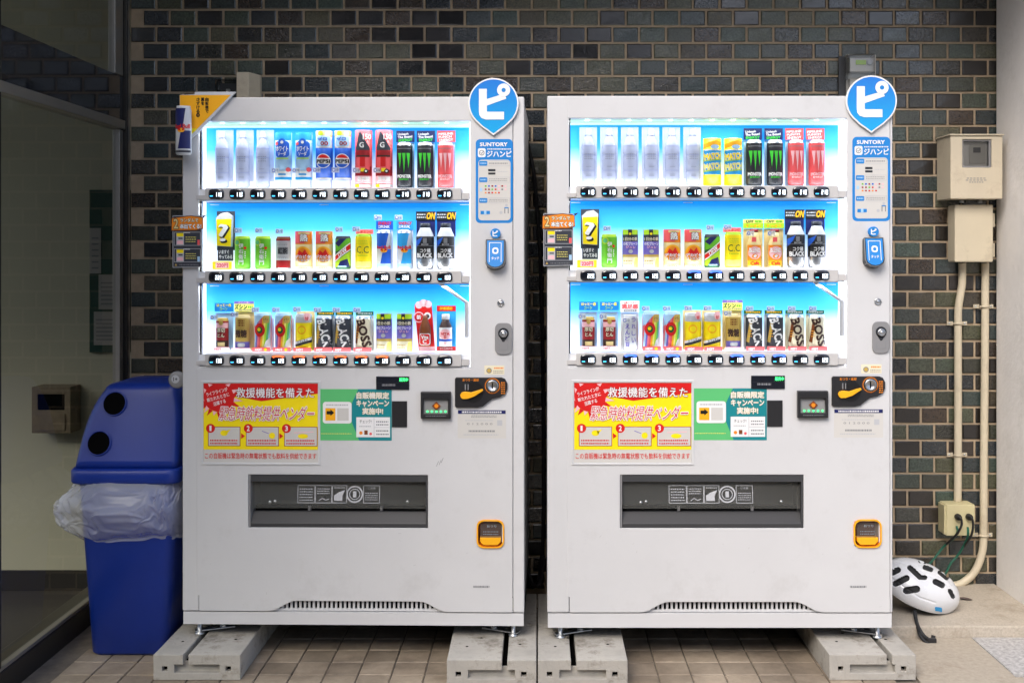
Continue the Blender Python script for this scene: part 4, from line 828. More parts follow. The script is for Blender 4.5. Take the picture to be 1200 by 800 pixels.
@kind
def rainbow_can(s):
    s.card('backing_card', -10, 0, 10.5, 38, 'pale_card', y=9)
    s.can(10, 45, 'pink', 'paleblue'); p = s.pr(); cols = ['paleblue', 'purple', 'pink', 'salmon', 'amber', 'paleyellow', 'lime', 'mint', 'paleblue', 'white']
    for i, c in enumerate(cols):
        x0, x1 = -10+i*2, -8+i*2; p.poly([(x0, 1.6), (x1, 1.6), (min(10, x1+3.4), 41.5), (min(10, x0+3.4), 41.5)], c, 1)
    p.poly([(-10, 41.8), (-10, 28), (3, 41.8)], 'paleblue', 2); p.rrect(2, 33, 8.5, 42, 2, 'gold', 3); p.disc(-2, 25, 6.2, 'red', 3, 8); p.disc(-2, 25, 3.4, 'darkgreen', 4, 4); p.disc(-2.6, 25.6, 2, 'yellow', 5); p.poly([(2, 3), (8, 3), (9, 16), (5, 12)], 'white', 3); p.text('レモン', 5.2, 37.6, 5, 2.6, 'darkbrown', 4, .02); p.build('label', s.r)
    o = s.card('price_strip', -10.5, -.4, 10.5, 5, 'salmon', y=-8.2, t=.2); f = s.flat(-8.4); f.text('HOT', -3, 2.4, 8, 2.6, 'white', 1, .03); f.disc(5, 2.4, 1.8, 'amber', 1); f.build('print', o); s.tag(-7, 48.5)
@kind
def yellow_can(s):
    s.card('backing_card', -10.5, 0, 10.8, 46, 'palegold', y=9); s.can(10, 43.5, 'yellow', 'lightgrey'); p = s.pr(); p.rect(-10, 33.5, 10, 40.3, 'lightgrey', 1); p.rrect(1.5, 36, 8.6, 45, 3, 'palepink', 2); p.text('甘', 5, 38.4, 4, 4, 'red', 4, .03); p.poly([(-9.9, 6.5), (-9.9, 11), (9.9, 16.6), (9.9, 12)], 'white', 2); p.poly([(-9.9, 5), (-9.9, 8), (9.9, 13.6), (9.9, 10.5)], 'dark', 3); p.text('カフェオレ', 0, 12.4, 13, 2.6, 'dark', 4, .02, rot=14); p.disc(-1, 25, 5, 'amber', 1); p.disc(-1, 25, 3.6, 'yellow', 2); p.build('label', s.r)
    o = s.card('price_strip', -10.5, -.4, 10.5, 4.6, 'salmon', y=-8.2, t=.2); f = s.flat(-8.4); f.text('HOT', -3, 2.2, 8, 2.6, 'white', 1, .03); f.build('print', o); s.tag(-6.5, 49)
def slant_can(s, body, tcol, word, hd, strip):
    o = s.card('header_card', -10.5, 41.5, 10.5, 46, hd, y=7); f = s.flat(6.5); f.scribble(-8, 42.4, 9, 45, 'amber' if body == 'charcoal' else 'lightgrey', 1, 1, 9, .6); f.build('print', o)
    s.card('backing_card', -10.5, 0, 10.5, 41, 'lightgrey' if body == 'charcoal' else 'cream', y=9)
    s.can(9.6, 41.5, body); p = s.pr(); p.text(word, 1.2, 21.5, 32, 9.6, tcol, 2, .045, rot=-76); p.poly([(-9.4, 10), (-6.6, 9), (-3.4, 33), (-6.2, 34)], 'gold' if body == 'charcoal' else 'brown', 1); p.scribble(-7.4, 15, -3.4, 24, 'amber', 2, 3, 6, .3); p.rect(-9.6, 2, 9.6, 5, 'grey', 1); p.build('label', s.r)
    o = s.card('price_strip', -10.5, -.4, 10.5, 4.8, strip, y=-7.6, t=.2); f = s.flat(-7.8); f.text('HOT', -4, 2.2, 7, 2.6, 'white', 1, .03); f.build('print', o); s.tag(-6.5, 48.5)
@kind
def dark_slant_can(s): slant_can(s, 'charcoal', 'white', 'BLACK', 'darkgreen', 'salmon')
@kind
def pale_slant_can(s): slant_can(s, 'cream', 'darkbrown', 'BOSS', 'darkgreen', 'salmon')
@kind
def purple_pack(s):
    s.column(9.2, 44, 'purple', 'pack'); p = s.pr(); p.rect(-9.2, 0, 9.2, 12, 'cream', 1); p.poly([(3, 0), (9.2, 0), (9.2, 12), (5, 11)], 'paleyellow', 2); p.rect(-9.2, 12, 9.2, 15, 'gold', 1); p.rect(-9.2, 38, 9.2, 44, 'lime', 1); p.rect(-9.2, 30, 9.2, 38, 'charcoal', 1); p.rect(-3, 33, 1.5, 44, 'dark', 2); p.disc(-.7, 39, 1.5, 'yellow', 3); p.text('1日分の鉄', 0, 33, 16, 4, 'cream', 4, .03); p.text('のむプルーン', 0, 27.5, 16, 3.4, 'white', 2, .03); p.text('ジュレ', 0, 23.6, 11, 3, 'palepink', 2, .03); p.disc(0, 18.6, 2.6, 'lightgrey', 2, 2.2); p.scribble(-8, 3, 2, 9, 'gold', 2, 2, 4, .4); p.build('label', s.r)
@kind
def red_vitamin_card(s):
    q = MB(); pts = [(-8, 0), (11, 0), (7.5, 50), (6.5, 57), (2, 59), (-3, 60), (-9, 57.5), (-13, 54), (-12.6, 45)]
    q.extrude(pts, lambda a, b: (a*PP, 5*PP, b*PP), lambda a, b: (a*PP, 5.6*PP, b*PP), 'red'); o = q.build('backing_card', s.r); f = s.flat(5)
    for a, b in ((-8, 53.6), (-2.6, 56), (3, 54.6)): f.disc(a, b, 4.2, 'palepink', 1)
    f.disc(-8, 39.5, 6.4, 'palepink', 1); f.disc(-8, 39.5, 5, 'red', 2); f.text('新', -8, 39.5, 5, 5, 'white', 3, .05); f.disc(2, 41, 4.2, 'white', 1); f.disc(2, 40.6, 2.2, 'dark', 2); f.rect(-7.6, .2, 10.6, 5, 'palepink', 1); f.build('print', o)
    s.lathe('bottle', [(0, 6), (6, 6), (6.6, 8), (6.6, 26), (5.8, 30), (3, 38), (2.6, 42), (0, 42)], 'brown', y=0); s.R = 6.6
    p = s.pr(); p.rrect(-6.3, 7.5, 6.3, 21, 2, 'white', 1); p.rrect(-5.6, 8.2, 5.6, 20.2, 2, 'red', 2); p.text('Vita', 0, 16.8, 8.4, 4, 'white', 3, .04); p.text('C', 0, 11.6, 4, 4.6, 'white', 3, .05); p.build('label', s.r)
@kind
def blue_vitamin_card(s):
    o = s.card('backing_card', -11, 0, 11.5, 53, 'skyblue', y=6); f = s.flat(5.5); f.rect(-11, 46.5, 11.5, 53, 'red', 1); f.text('栄養補給', 0, 49.8, 15, 3.6, 'amber', 2, .04, shear=.1); f.rect(-11, 0, 11.5, 5, 'red', 1); f.text('指定医薬部外品', 0, 2.4, 15, 2.2, 'white', 2, .01); f.build('print', o)
    s.lathe('bottle', [(0, 5), (7, 5), (7.6, 7), (7.6, 26), (6.8, 30), (4.6, 35), (4, 37), (0, 37)], 'darkbrown'); s.lathe('cap', [(4, 37), (4.6, 37), (4.6, 43), (4, 43.4), (0, 43.4)], 'white'); s.R = 7.6
    p = s.pr(); p.rect(-7.6, 6, 7.6, 28, 'white', 1); p.disc(0, 20, 6.6, 'palepink', 2, 6); p.text('VITA', 0, 20.6, 10, 3, 'red', 3, .05); p.rect(-7.6, 12, 7.6, 14.6, 'blue', 2); p.text('D', 0, 17, 2.6, 2.8, 'red', 3, .05); p.disc(0, 9.6, 1.6, 'palepink', 2); p.build('label', s.r)
@kind
def yellow_blue_sleeve(s):
    s.column(10.4, 54, 'yellow'); p = s.pr(); p.rect(-10.4, 39.5, 10.4, 41, 'white', 1); p.rect(-10.4, 12, 10.4, 40, 'skyblue', 1); p.poly([(-10.4, 42), (-10.4, 48), (4, 52), (10.4, 51), (10.4, 46), (0, 46)], 'amber', 2); p.disc(2, 44, 5, 'paleblue', 3, 2.6); p.text('MATCH', 0, 33, 19, 6.6, 'yellow', 3, .06, rot=6, out='white', ob=.1); p.text('MATCH', 0, 21.4, 19, 6.6, 'paleyellow', 3, .06, rot=6, out='white', ob=.1)
    for b in (27, 15): p.poly([(-10.4, b), (10.4, b+2), (10.4, b+3.6), (-10.4, b+1.8)], 'lime', 2)
    p.scribble(5, 2, 9, 3.4, 'gold', 2, 1, 3, .6); p.build('label', s.r)
@kind
def pink_tea_bottle(s):
    o = s.card('header_card', -11.6, 45.5, 12, 56, 'lime', y=5.6); f = s.flat(5.1); f.rect(-11.5, 51.5, 11.9, 55.9, 'paleyellow', 1); f.text('OFF', -4, 53.6, 9, 3, 'darkgreen', 2, .05); f.text('糖類', 6, 53.6, 8, 3, 'green', 2, .03); f.text('すっきり', 0, 48.4, 17, 3.4, 'amber', 1, .04); f.build('print', o)
    s.card('backing_card', -11, 0, 11.5, 45, 'palegold', y=8); s.lathe('bottle', [(0, 0), (7.6, 0), (8.2, 2), (8.2, 27), (7, 30), (5.4, 36), (4.6, 41), (0, 41)], 'palegold'); s.lathe('cap', [(4.6, 41), (5, 41), (5, 44.6), (0, 44.6)], 'deepred'); s.R = 8.2
    p = s.pr(); p.rect(-8.2, 8, 8.2, 26, 'orange', 1); p.disc(0, 17, 7.4, 'palepink', 2); p.text('BLEND', 0, 20, 12.5, 5, 'white', 4, .06, out='salmon', ob=.1); p.disc(0, 13, 3.6, 'orange', 3, 2.6); p.poly([(-2, 13), (0, 11), (2.6, 14), (0, 15)], 'white', 4); p.rect(-8.2, 2, 8.2, 8, 'amber', 1); p.text('Cafe', 0, 4.8, 10, 3.6, 'red', 2, .05); p.build('label', s.r); s.R = 7
    q = s.flat(-5.2); q.rect(-3.6, 29.5, 1.6, 35, 'salmon', 1); q.build('sticker', s.r); s.tag(-5.6, 39.5)
@kind
def white_pouch(s):
    o = s.card('header_card', -11, 43.5, 11, 57, 'white', y=5); f = s.flat(4.5); f.text('お腹すっきり', 0, 55, 15, 2, 'red', 1, .02); f.text('満足感', 0, 50.6, 19, 5.4, 'salmon', 1, .05); f.rect(-7, 44.2, 8, 47, 'grey', 1); f.scribble(-6, 45, 7, 46.4, 'white', 2, 1, 4, .7); f.build('print', o)
    s.card('backing_card', -10.5, 0, 10.5, 43, 'white', y=8); s.can(8.8, 41, 'silver', 'lightgrey'); p = s.pr()
    for i, ch in enumerate('うれしい'): p.text(ch, 3.6, 36-i*8, 4.8, 5.4, 'purple', 2, .02)
    for i, ch in enumerate('えんど豆'): p.text(ch, -3.6, 28-i*7, 5, 5.4, 'purple', 2, .03)
    p.rect(7.4, 6, 7.9, 40, 'grey', 1); p.build('label', s.r); s.tag(-5, 35)
DESC = dict(water_bottle=('clear plain water bottle', 'bottle'), soda_sleeve=('pale blue and white soda bottle', 'bottle'), cola_sleeve=('blue cola bottle with round emblem', 'bottle'),
  red_guarana_sleeve=('red and black soda bottle', 'bottle'), claw_can=('black can with green claw marks', 'can'), pink_claw_can=('coral pink can with pale claw marks', 'can'), mystery_box=('yellow question mark display', 'display'),
  green_tea_can=('bright green tea can', 'can'), red_band_can=('grey can with red bands', 'can'), orange_can=('orange and red drink can', 'can'), dew_can=('green can with red slanting word', 'can'), lemon_can=('yellow lemon drink can', 'can'),
  blue_wing_can=('slim dark blue and silver can', 'can'), pale_wing_can=('slim light blue and silver can', 'can'), black_coffee_bottle=('black coffee bottle under black header', 'bottle'), red_soup_can=('small red can under blue header', 'can'),
  gold_coffee_can=('gold can under yellow green header', 'can'), rainbow_can=('rainbow striped can', 'can'), yellow_can=('yellow can with slanting black band', 'can'), dark_slant_can=('dark grey can lettered BLACK', 'can'), pale_slant_can=('cream can lettered BOSS', 'can'),
  purple_pack=('purple and cream drink pack', 'pack'), red_vitamin_card=('brown bottle on red card', 'bottle'), blue_vitamin_card=('brown bottle on light blue card', 'bottle'), yellow_blue_sleeve=('yellow and blue striped bottle', 'bottle'), pink_tea_bottle=('orange pink bottle under green header', 'bottle'), white_pouch=('silver white can with purple lettering', 'can'))
w, mo, cl, pu, oc, bc = 'water_bottle', 'claw_can', 'cola_sleeve', 'purple_pack', 'orange_can', 'black_coffee_bottle'
ROWS = [(XL, FRL, 'machine by blue bin', [[w]*3+['soda_sleeve']*2+[cl]*2+['red_guarana_sleeve']*2+[mo]*2+['pink_claw_can'],
  ['mystery_box', 'green_tea_can', 'green_tea_can', 'red_band_can', oc, oc, 'dew_can', 'lemon_can', 'blue_wing_can', 'pale_wing_can', bc, bc],
  ['red_soup_can', 'gold_coffee_can', 'rainbow_can', 'rainbow_can', 'yellow_can', 'dark_slant_can', 'dark_slant_can', 'pale_slant_can', pu, pu, 'red_vitamin_card', 'blue_vitamin_card']]),
 (XR, FRR, 'machine by helmet', [[w]*6+['yellow_blue_sleeve']*2+[mo]*2+['pink_claw_can']*2,
  ['mystery_box', 'green_tea_can', pu, pu, oc, oc, 'dew_can', 'lemon_can', 'pink_tea_bottle', 'pink_tea_bottle', bc, bc],
  ['red_soup_can', 'red_soup_can', 'white_pouch', 'rainbow_can', 'rainbow_can', 'yellow_can', 'yellow_can', 'gold_coffee_can', 'dark_slant_can', 'dark_slant_can', 'pale_slant_can', 'pale_slant_can']])]
ORD = ['first', 'second', 'third', 'fourth', 'fifth', 'sixth', 'seventh', 'eighth', 'ninth', 'tenth', 'eleventh', 'twelfth']
PROTO = {}
for mx, fr, where, rows in ROWS:
    for i, row in enumerate(rows):
        for k, kd in enumerate(row):
            if kd in PROTO: o = copy_tree(PROTO[kd])
            else:
                pd = Prod(kd); MK[kd](pd); o = PROTO[kd] = pd.r
            shift = {0: -2.0, 1: -1.5, 2: -1}[i] if k < 2 else 0
            xw = fr.U(BX0+BP*k+(1.2 if k < 6 else -.8)+(2 if kd == 'mystery_box' else 0)); zz = fr.Z(FOOT[i])
            if kd in ('soda_sleeve', 'cola_sleeve'): zz += 9*PXM
            o.matrix_world = mx @ Matrix.Translation((xw, .047, zz+.0005))
            ds, ct = DESC[kd]; tag(o, '%s, %s from left, %s shelf, %s' % (ds, ORD[k], ('top', 'middle', 'bottom')[i], where), ct, 'drinks displayed in the vending machines')
# ------------------------------------------------------------------ signs clipped to the machines
def hung(name, mx, fr, a, b, y, label, cat, group=None):
    """an Empty hung on a machine's front; drawings below it use the machine's pixel co-ordinates"""
    p = Vector((fr.U(a), y, fr.Z(b))); o = root(name, (0, 0, 0), label, cat, group); o.matrix_world = mx @ Matrix.Translation(p)
    def f(yy): return lambda a_, b_, n: (fr.U(a_)-p.x, yy-p.y-n, fr.Z(b_)-p.z)
    return o, f
o, f = hung('corner_sign', XL, FRL, 210, 117, 0, 'yellow triangular sign with blue can on the top corner of the machine by the bin', 'sign')
q = MB(); tri = [(208.5, 110.5), (226, 110), (226.5, 107), (275, 107), (227.5, 157.5), (208.5, 172)]
q.extrude(tri, lambda a, b: f(-.012)(a, b, 0), lambda a, b: f(-.001)(a, b, 0), 'silver'); bd = q.build('panel', o, bev=.001)
p = MB(f=f(-.0122), up=-1); p.poly([(209, 110.8), (269, 110.8), (226, 154), (209, 168)], 'amber', 1); p.poly([(209, 150), (230, 150), (226, 154), (209, 168)], 'yellow', 2)
for cx, s_ in ((241, '自販機で'), (236, '翼を'), (230.5, 'さずける。')):
    for i, ch in enumerate(s_): p.text(ch, cx, 116+i*4.6, 3.8, 3.9, 'black', 3, .04)
p.build('lettering', bd)
q = MB(); Rc = 9.2; cy_ = 154; cx_ = 216.3
q.lathe([(0, 0), (Rc*.85, 0), (Rc, 2), (Rc, 52), (Rc*.88, 55), (Rc*.88, 57), (0, 57)], 'silver', k=30, depth=.7, sc=PXM)
ox, oy, oz = f(-.037)(cx_, 182, 0); q.v = [(x+ox, y+oy, z+oz) for x, y, z in q.v]; cn = q.build('can_model', o)
p = MB(f=lambda a, b, n: (ox+a*PXM, oy-.7*sqrt(max(0, Rc*Rc-a*a))*PXM-n, oz+b*PXM), cuts=[Rc*sin(R(t)) for t in range(-72, 84, 12)])
p.poly([(-9.2, 30), (1, 30), (4.4, 54), (-9.2, 54)], 'navy', 1); p.poly([(-5, 7), (9.2, 7), (9.2, 28), (-1, 28)], 'navy', 1); p.disc(-1, 28.4, 4.4, 'amber', 2, 2.6); p.text('Red Bull', 0, 33, 17, 4.6, 'red', 3, .04); p.poly([(-6, 29.6), (-1, 27), (-2, 31)], 'red', 3); p.poly([(4, 29.6), (0, 27), (1, 31)], 'red', 3); p.rect(-9.2, 2.4, 9.2, 5, 'charcoal', 1); p.build('label', cn)
q = MB(); q.box(ox-.012, ox+.012, oy+.012, f(-.0125)(0, 0, 0)[1], oz+.06, oz+.10, 'silver'); q.build('bracket', o)
for mx, fr, lab in ((XL, FRL, 'black card with orange title on the left edge of the machine by the bin'), (XR, FRR, 'black card with orange title on the left edge of the machine by the helmet')):
    dd = 0 if fr is FRL else 0
    o, f = hung('promotion_sign', mx, fr, 210, 282, 0, lab, 'sign', 'promotion signs on the machines')
    q = MB(); pts = [(200, 252), (234.5, 252.5), (234.5, 313), (200, 314)]; q.extrude(pts, lambda a, b: f(-.010)(a, b, 0), lambda a, b: f(-.006)(a, b, 0), 'charcoal')
    q.extrude([(212, 262), (232, 262), (232, 300), (212, 300)], lambda a, b: f(-.006)(a, b, 0), lambda a, b: f(-.0002)(a, b, 0), 'charcoal'); bd = q.build('panel', o)
    p = MB(f=f(-.0101), up=-1); p.line([(200.4, 313.4), (200.4, 252.6), (234.1, 253), (234.1, 312.6), (200.4, 313.4)], .7, 'lightgrey', 1)
    p.poly([(235, 252.5), (240.5, 251.6), (236.5, 255.5)], 'charcoal', 1); p.poly([(199, 255), (222, 252.4), (236, 254.5), (236.6, 268), (228, 270), (198.6, 270.5)], 'brown', 2); p.poly([(199.4, 256), (222, 253.2), (235.4, 255), (236, 267), (228, 269), (199.2, 269.5)], 'orange', 3)
    p.text('2', 204.2, 262, 5, 11, 'palegold', 4, .03, out='darkbrown', ob=.08); p.text('ランダムで', 220, 257.8, 21, 4.4, 'cream', 4, .05, out='darkbrown', ob=.1); p.text('本出てくる!', 221.5, 265, 25, 5.6, 'white', 4, .06, out='darkbrown', ob=.1)
    for b0 in (272, 291.5):
        p.line([(202, b0), (233, b0), (233, b0+15.5), (202, b0+15.5), (202, b0)], .5, 'lightgrey', 2); p.rect(204.5, b0+1, 213.5, b0+15, 'lightgrey', 2); p.rect(205, b0+1, 213, b0+5, 'yellow', 3); p.rect(207, b0+6.5, 212, b0+8, 'dark', 3); p.rect(205.5, b0+10, 212.5, b0+14, 'palepink', 3); p.scribble(215.5, b0+4.5, 228, b0+12.5, 'paleyellow', 2, 3, int(b0), .3); p.rect(229.5, b0+9, 232.5, b0+15, 'salmon' if b0 < 280 else 'paleblue', 3); p.scribble(213, b0-.2, 221, b0+1.2, 'white', 3, 1, 3, .7)
    p.poly([(202.5, 311.5), (205.5, 311.5), (204, 308.8)], 'gold', 2); p.scribble(208, 309.3, 231, 311.3, 'grey', 2, 1, 8, .5); p.build('lettering', bd)
o, f = hung('round_tag', XL, FRL, 204, 447, 0, 'small grey round tag marked 1 plus, at the machine edge above the bin', 'tag')
q = MB(); q.lathe([(0, .0), (.030, 0), (.030, .006), (.024, .010), (0, .010)], 'grey_plastic', k=24); q.v = [(x-.008, .028-z, y) for x, y, z in q.v]; bd = q.build('disc', o)
p = MB(f=lambda a, b, n: (a-.008, .0176-n, b)); p.disc(-.004, .003, .014, 'lightgrey', 1); p.text('1+', -.004, .003, .014, .013, 'dark', 2, .03); p.build('lettering', bd)
q = MB(); q.box(.006, .0265, .019, .027, -.008, .008, 'grey_plastic'); q.build('clip', o)

# ------------------------------------------------------------------ concrete base blocks
def block(x0, x1, y0, slot, label, bend=0):
    w = x1-x0; h = .085; L = .68; r = root('concrete_block', ((x0+x1)/2, y0, 0), label, 'concrete block', 'concrete blocks under the machines'); a = w/2
    sx = slot-(x0+x1)/2; q = MB(); sw = .009
    q.plate(-a, a, .001, h, 0, .022, [(sx-sw, sx+sw, .052, h), (-a*.52, a*.52, .024, .052), (-a*.80, -a*.68, .030, .046), (a*.66, a*.78, .030, .046)], 'concrete', 'concrete')
    q.box(-a*.55, a*.55, .0215, .03, .02, .056, 'concrete'); q.box(-a*.82, a*.82, .0217, .03, .028, .048, 'hole')
    q.build('front_face', r, bev=.0022)
    q = MB(); q.box(-a, sx-sw, .0222, .33, .001, h, 'concrete'); q.build('body_half', r, bev=.0035)
    q = MB(); q.box(sx+sw, a, .0222, .33, .001, h, 'concrete'); q.build('body_half', r, bev=.0035)
    q = MB(); q.box(-a, a, .331, L, .001, h, 'concrete'); q.build('body_rear', r, bev=.0035)
    q = MB(); q.box(sx-sw-.001, sx+sw+.001, .03, .332, .001, .055, 'hole'); q.build('slot', r)
    q = MB()
    for ix, iy in ((-.6, .12), (.62, .14), (-.3, .2)): q.lathe([(0, 0), (.005, 0)], 'hole', ix*a, iy, h+.0005, k=10)
    q.build('bolt_hole', r)
block(-1.272, -.984, 3.502, -1.165, 'grey concrete block next to the blue bin, under the machine corner')
block(-.297, -.004, 3.456, -.108, 'concrete block under the right foot of the machine by the bin')
block(.001, .294, 3.456, .118, 'concrete block under the left foot of the machine by the helmet')
block(.966, 1.252, 3.502, 1.165, 'concrete block nearest the helmet, under the machine corner')

# ------------------------------------------------------------------ recycling bin
bx, by = -1.43, 3.695
bn = root('recycling_bin', (bx, by, 0), 'blue plastic recycling bin with two round holes, left of the machines', 'bin')
def loop(x0, x1, y0, y1, r, z, k=6):
    p = []
    for cx, cy, t in ((x1-r, y1-r, 0), (x0+r, y1-r, 90), (x0+r, y0+r, 180), (x1-r, y0+r, 270)):
        p += [(cx+r*cos(R(t+i*90/k)), cy+r*sin(R(t+i*90/k)), z) for i in range(k+1)]
    return p
def loft(loops, mat, smooth=True, cap0=True, cap1=True):
    q = MB(); n = len(loops[0]); q.mesh([v for l in loops for v in l], [(j*n+i, j*n+(i+1) % n, (j+1)*n+(i+1) % n, (j+1)*n+i) for j in range(len(loops)-1) for i in range(n)], mat, smooth)
    if cap0: q.face(loops[0][::-1], mat)
    if cap1: q.face(loops[-1], mat)
    return q
loft([loop(-.134, .125, .03, .34, .03, .0), loop(-.142, .130, .02, .35, .03, .012), loop(-.180, .165, .0, .37, .035, .60), loop(-.182, .166, .0, .37, .035, .615)], 'bin_blue').build('bin_body', bn)
loft([loop(-.198, .178, -.022, .392, .04, .612), loop(-.203, .18, -.026, .396, .042, .618), loop(-.203, .18, -.026, .396, .042, .655), loop(-.196, .176, -.018, .388, .04, .664)], 'bin_blue').build('rim', bn)
# hood: front view tapers at the left and leans back
def hood(z, t):
    x0 = -.190+.030*t+.040*t**4; return loop(x0, .172-.006*t-.012*t**6, -.008+.075*t, .375-.03*t, .022+.014*t, z)
ls = [hood(.663+.262*t, t) for t in [i/10 for i in range(11)]]; top = ls[-1]
mid = Vector((.03, .2, 0))
for s_, dz in ((.97, .010), (.90, .019), (.75, .025), (.2, .030)): ls.append([(mid.x+(x-mid.x)*s_, mid.y+(y-mid.y)*s_, .925+dz) for x, y, z in top])
hd_ = loft(ls, 'bin_blue').build('lid_hood', bn)
for px, py in ((133.5, 472), (120.5, 516)):
    pos = at(px, py, by+.06); z = pos.z; t = (z-.663)/.262; yf = -.008+.075*t; nx = pos.x-bx+.006
    q = MB(); k = 28; lean = .075/.262; rr = .038
    rings = [(1.12, -.0055), (1.06, -.0075), (1.0, -.0055), (.98, .03)]
    vs = [(nx+rr*s_*cos(2*pi*i/k), yf+rr*s_*sin(2*pi*i/k)*lean+o_, z+rr*s_*sin(2*pi*i/k)) for s_, o_ in rings for i in range(k)]
    q.mesh(vs, [(j*k+i, j*k+(i+1) % k, (j+1)*k+(i+1) % k, (j+1)*k+i) for j in range(2) for i in range(k)], 'bin_blue', True)
    q.mesh([(nx+rr*1.0*cos(2*pi*i/k), yf+rr*sin(2*pi*i/k)*lean-.0072, z+rr*sin(2*pi*i/k)) for i in range(k)], [tuple(range(k))], 'hole')
    q.build('bottle_hole', bn)
# bag: crumpled film hanging out below the rim
q = MB(); k, m = 300, 60; vs = []
from mathutils import noise
for j in range(m+1):
    t = j/m
    for i in range(k):
        a = 2*pi*i/k; n1 = noise.noise(Vector((cos(a)*2.2, sin(a)*2.2, t*2.4))); n2 = noise.noise(Vector((cos(a)*6+5, sin(a)*6, t*5))); n3 = noise.noise(Vector((cos(a)*14, sin(a)*14+9, t*3)))
        bulge = sin(pi*min(1, t*1.05))**.7*.085+.006+.030*t*(1-t)
        n4 = noise.noise(Vector((cos(a)*3.2+n1*1.2, sin(a)*3.2+3, t*4.5+n2*1.2+cos(a)*2))); n5 = noise.noise(Vector((cos(a)*6+n2, sin(a)*6, t*7+n1*2)))
        rr = bulge*(1+.35*n1)+.014*n2*sin(pi*t)+.003*n3+(.022*(.4-abs(n4)*2)+.005*(.4-abs(n5)*2))*sin(pi*min(1, t+.1))
        ex, ey = .178+rr*(.95 if cos(a) < 0 else .06), .187+rr*.75
        u = abs(cos(a))**.5*(1 if cos(a) > 0 else -1); v = abs(sin(a))**.5*(1 if sin(a) > 0 else -1)
        x = .004+ex*u; y = .187+ey*v; vs.append((min(x, .188), y, .625-.232*t+.018*n1*t+.008*n2+.02*cos(a*1.0+.8)*t))
q.mesh(vs, [(j*k+i, j*k+(i+1) % k, (j+1)*k+(i+1) % k, (j+1)*k+i) for j in range(m) for i in range(k)], 'bag_film', True)
tag(q.build('bin_bag', bn), 'crumpled clear plastic bag bulging below the rim')

# ------------------------------------------------------------------ meters, boxes, pipes and cables on the wall
YB = YW-.0068                                        # face of the bricks
def wroot(name, px, py, label, cat, group=None):
    p = at(px, py, YB); return root(name, p, label, cat, group), p
def wbox(parent, p, name, a0, a1, b0, b1, d0, d1, mat, bev=.003):
    """box whose FRONT face covers photo pixels a0..a1, b0..b1; it stands d0..d1 off the bricks"""
    A = at(a0, b1, YB-d1); B = at(a1, b0, YB-d1); q = MB(); q.box(A.x-p.x, B.x-p.x, -d1, -d0, A.z-p.z, B.z-p.z, mat); return q.build(name, parent, bev=bev)
o, p = wroot('meter_box', 1140, 232, 'large beige meter box with a window, high on the brick wall', 'meter box')
A, B = at(1114, 233, YB-.145), at(1175, 159, YB-.145)
q = MB(); hx0, hx1, hz0, hz1 = [at(1128, 0, YB-.145).x-p.x, at(1162, 0, YB-.145).x-p.x, at(0, 196.5, YB-.145).z-p.z, at(0, 163.5, YB-.145).z-p.z]
q.plate(A.x-p.x, B.x-p.x, A.z-p.z, B.z-p.z, -.145, 0, [(hx0, hx1, hz0, hz1)], 'beige_metal', 'dark_plastic'); q.build('case', o, bev=.004)
q = MB(); q.box(A.x-p.x-.006, B.x-p.x+.004, -.152, 0, B.z-p.z, B.z-p.z+.006, 'beige_metal'); q.build('lid', o, bev=.002)
q = MB(); q.plate(hx0-.001, hx1+.001, hz0-.001, hz1+.001, -.139, -.08, [(hx0+.007, hx1-.007, hz0+.007, hz1-.007)], 'grey_plastic', 'grey_plastic'); wf = q.build('window_frame', o, bev=.004)
q = MB(); q.face([(hx0+.006, -.128, hz0+.006), (hx1-.006, -.128, hz0+.006), (hx1-.006, -.128, hz1-.006), (hx0+.006, -.128, hz1-.006)], 'clear_plastic'); q.build('pane', wf)
q = MB(); q.box(hx0+.008, hx1-.008, -.118, -.02, hz0+.008, hz1-.008, 'meter_grey'); q.box(hx0+.036, hx1-.014, -.1215, -.1185, hz0+.018, hz1-.018, 'paper'); q.box(hx0+.052, hx1-.035, -.1235, -.122, hz0+.062, hz1-.030, 'dark_plastic'); q.build('meter_dial', o)
q = MB(f=lambda a, b, n: (a, -.1452-n, b)); zc = (A.z+.38*(B.z-A.z))-p.z-.022; xc = (A.x+B.x)/2-p.x
for b, w_ in ((.008, .04), (0, .044), (-.008, .03)):
    for i in range(6): q.rect(xc-w_+i*w_/3, zc+b-.0016, xc-w_+i*w_/3+w_/4.5, zc+b+.0016, 'grey', 1)
q.build('lettering', o)
q = MB()
for dx in (-.03, .045): q.lathe([(.009, A.z-p.z-.012), (.009, A.z-p.z+.002), (0, A.z-p.z+.002)], 'zinc', xc+dx, -.07, k=10)
q.build('gland', o)
o, p = wroot('breaker_box', 1143, 307, 'beige breaker box below the meter box, two pipes leaving its foot', 'breaker box')
wbox(o, p, 'cover', 1119, 1164, 240, 307, .018, .095, 'beige_plastic', .006); wbox(o, p, 'back_plate', 1113, 1163, 244, 304, 0, .0178, 'beige_plastic', .003)
wbox(o, p, 'warning_sticker', 1113.6, 1118, 247, 263, .0179, .030, 'gold', .001); wbox(o, p, 'switch', 1113.6, 1118, 270, 282, .0179, .030, 'white', .002)
for py in (258, 293): wbox(o, p, 'latch', 1163.6, 1166, py-8, py+8, .02, .06, 'beige_plastic', .002)
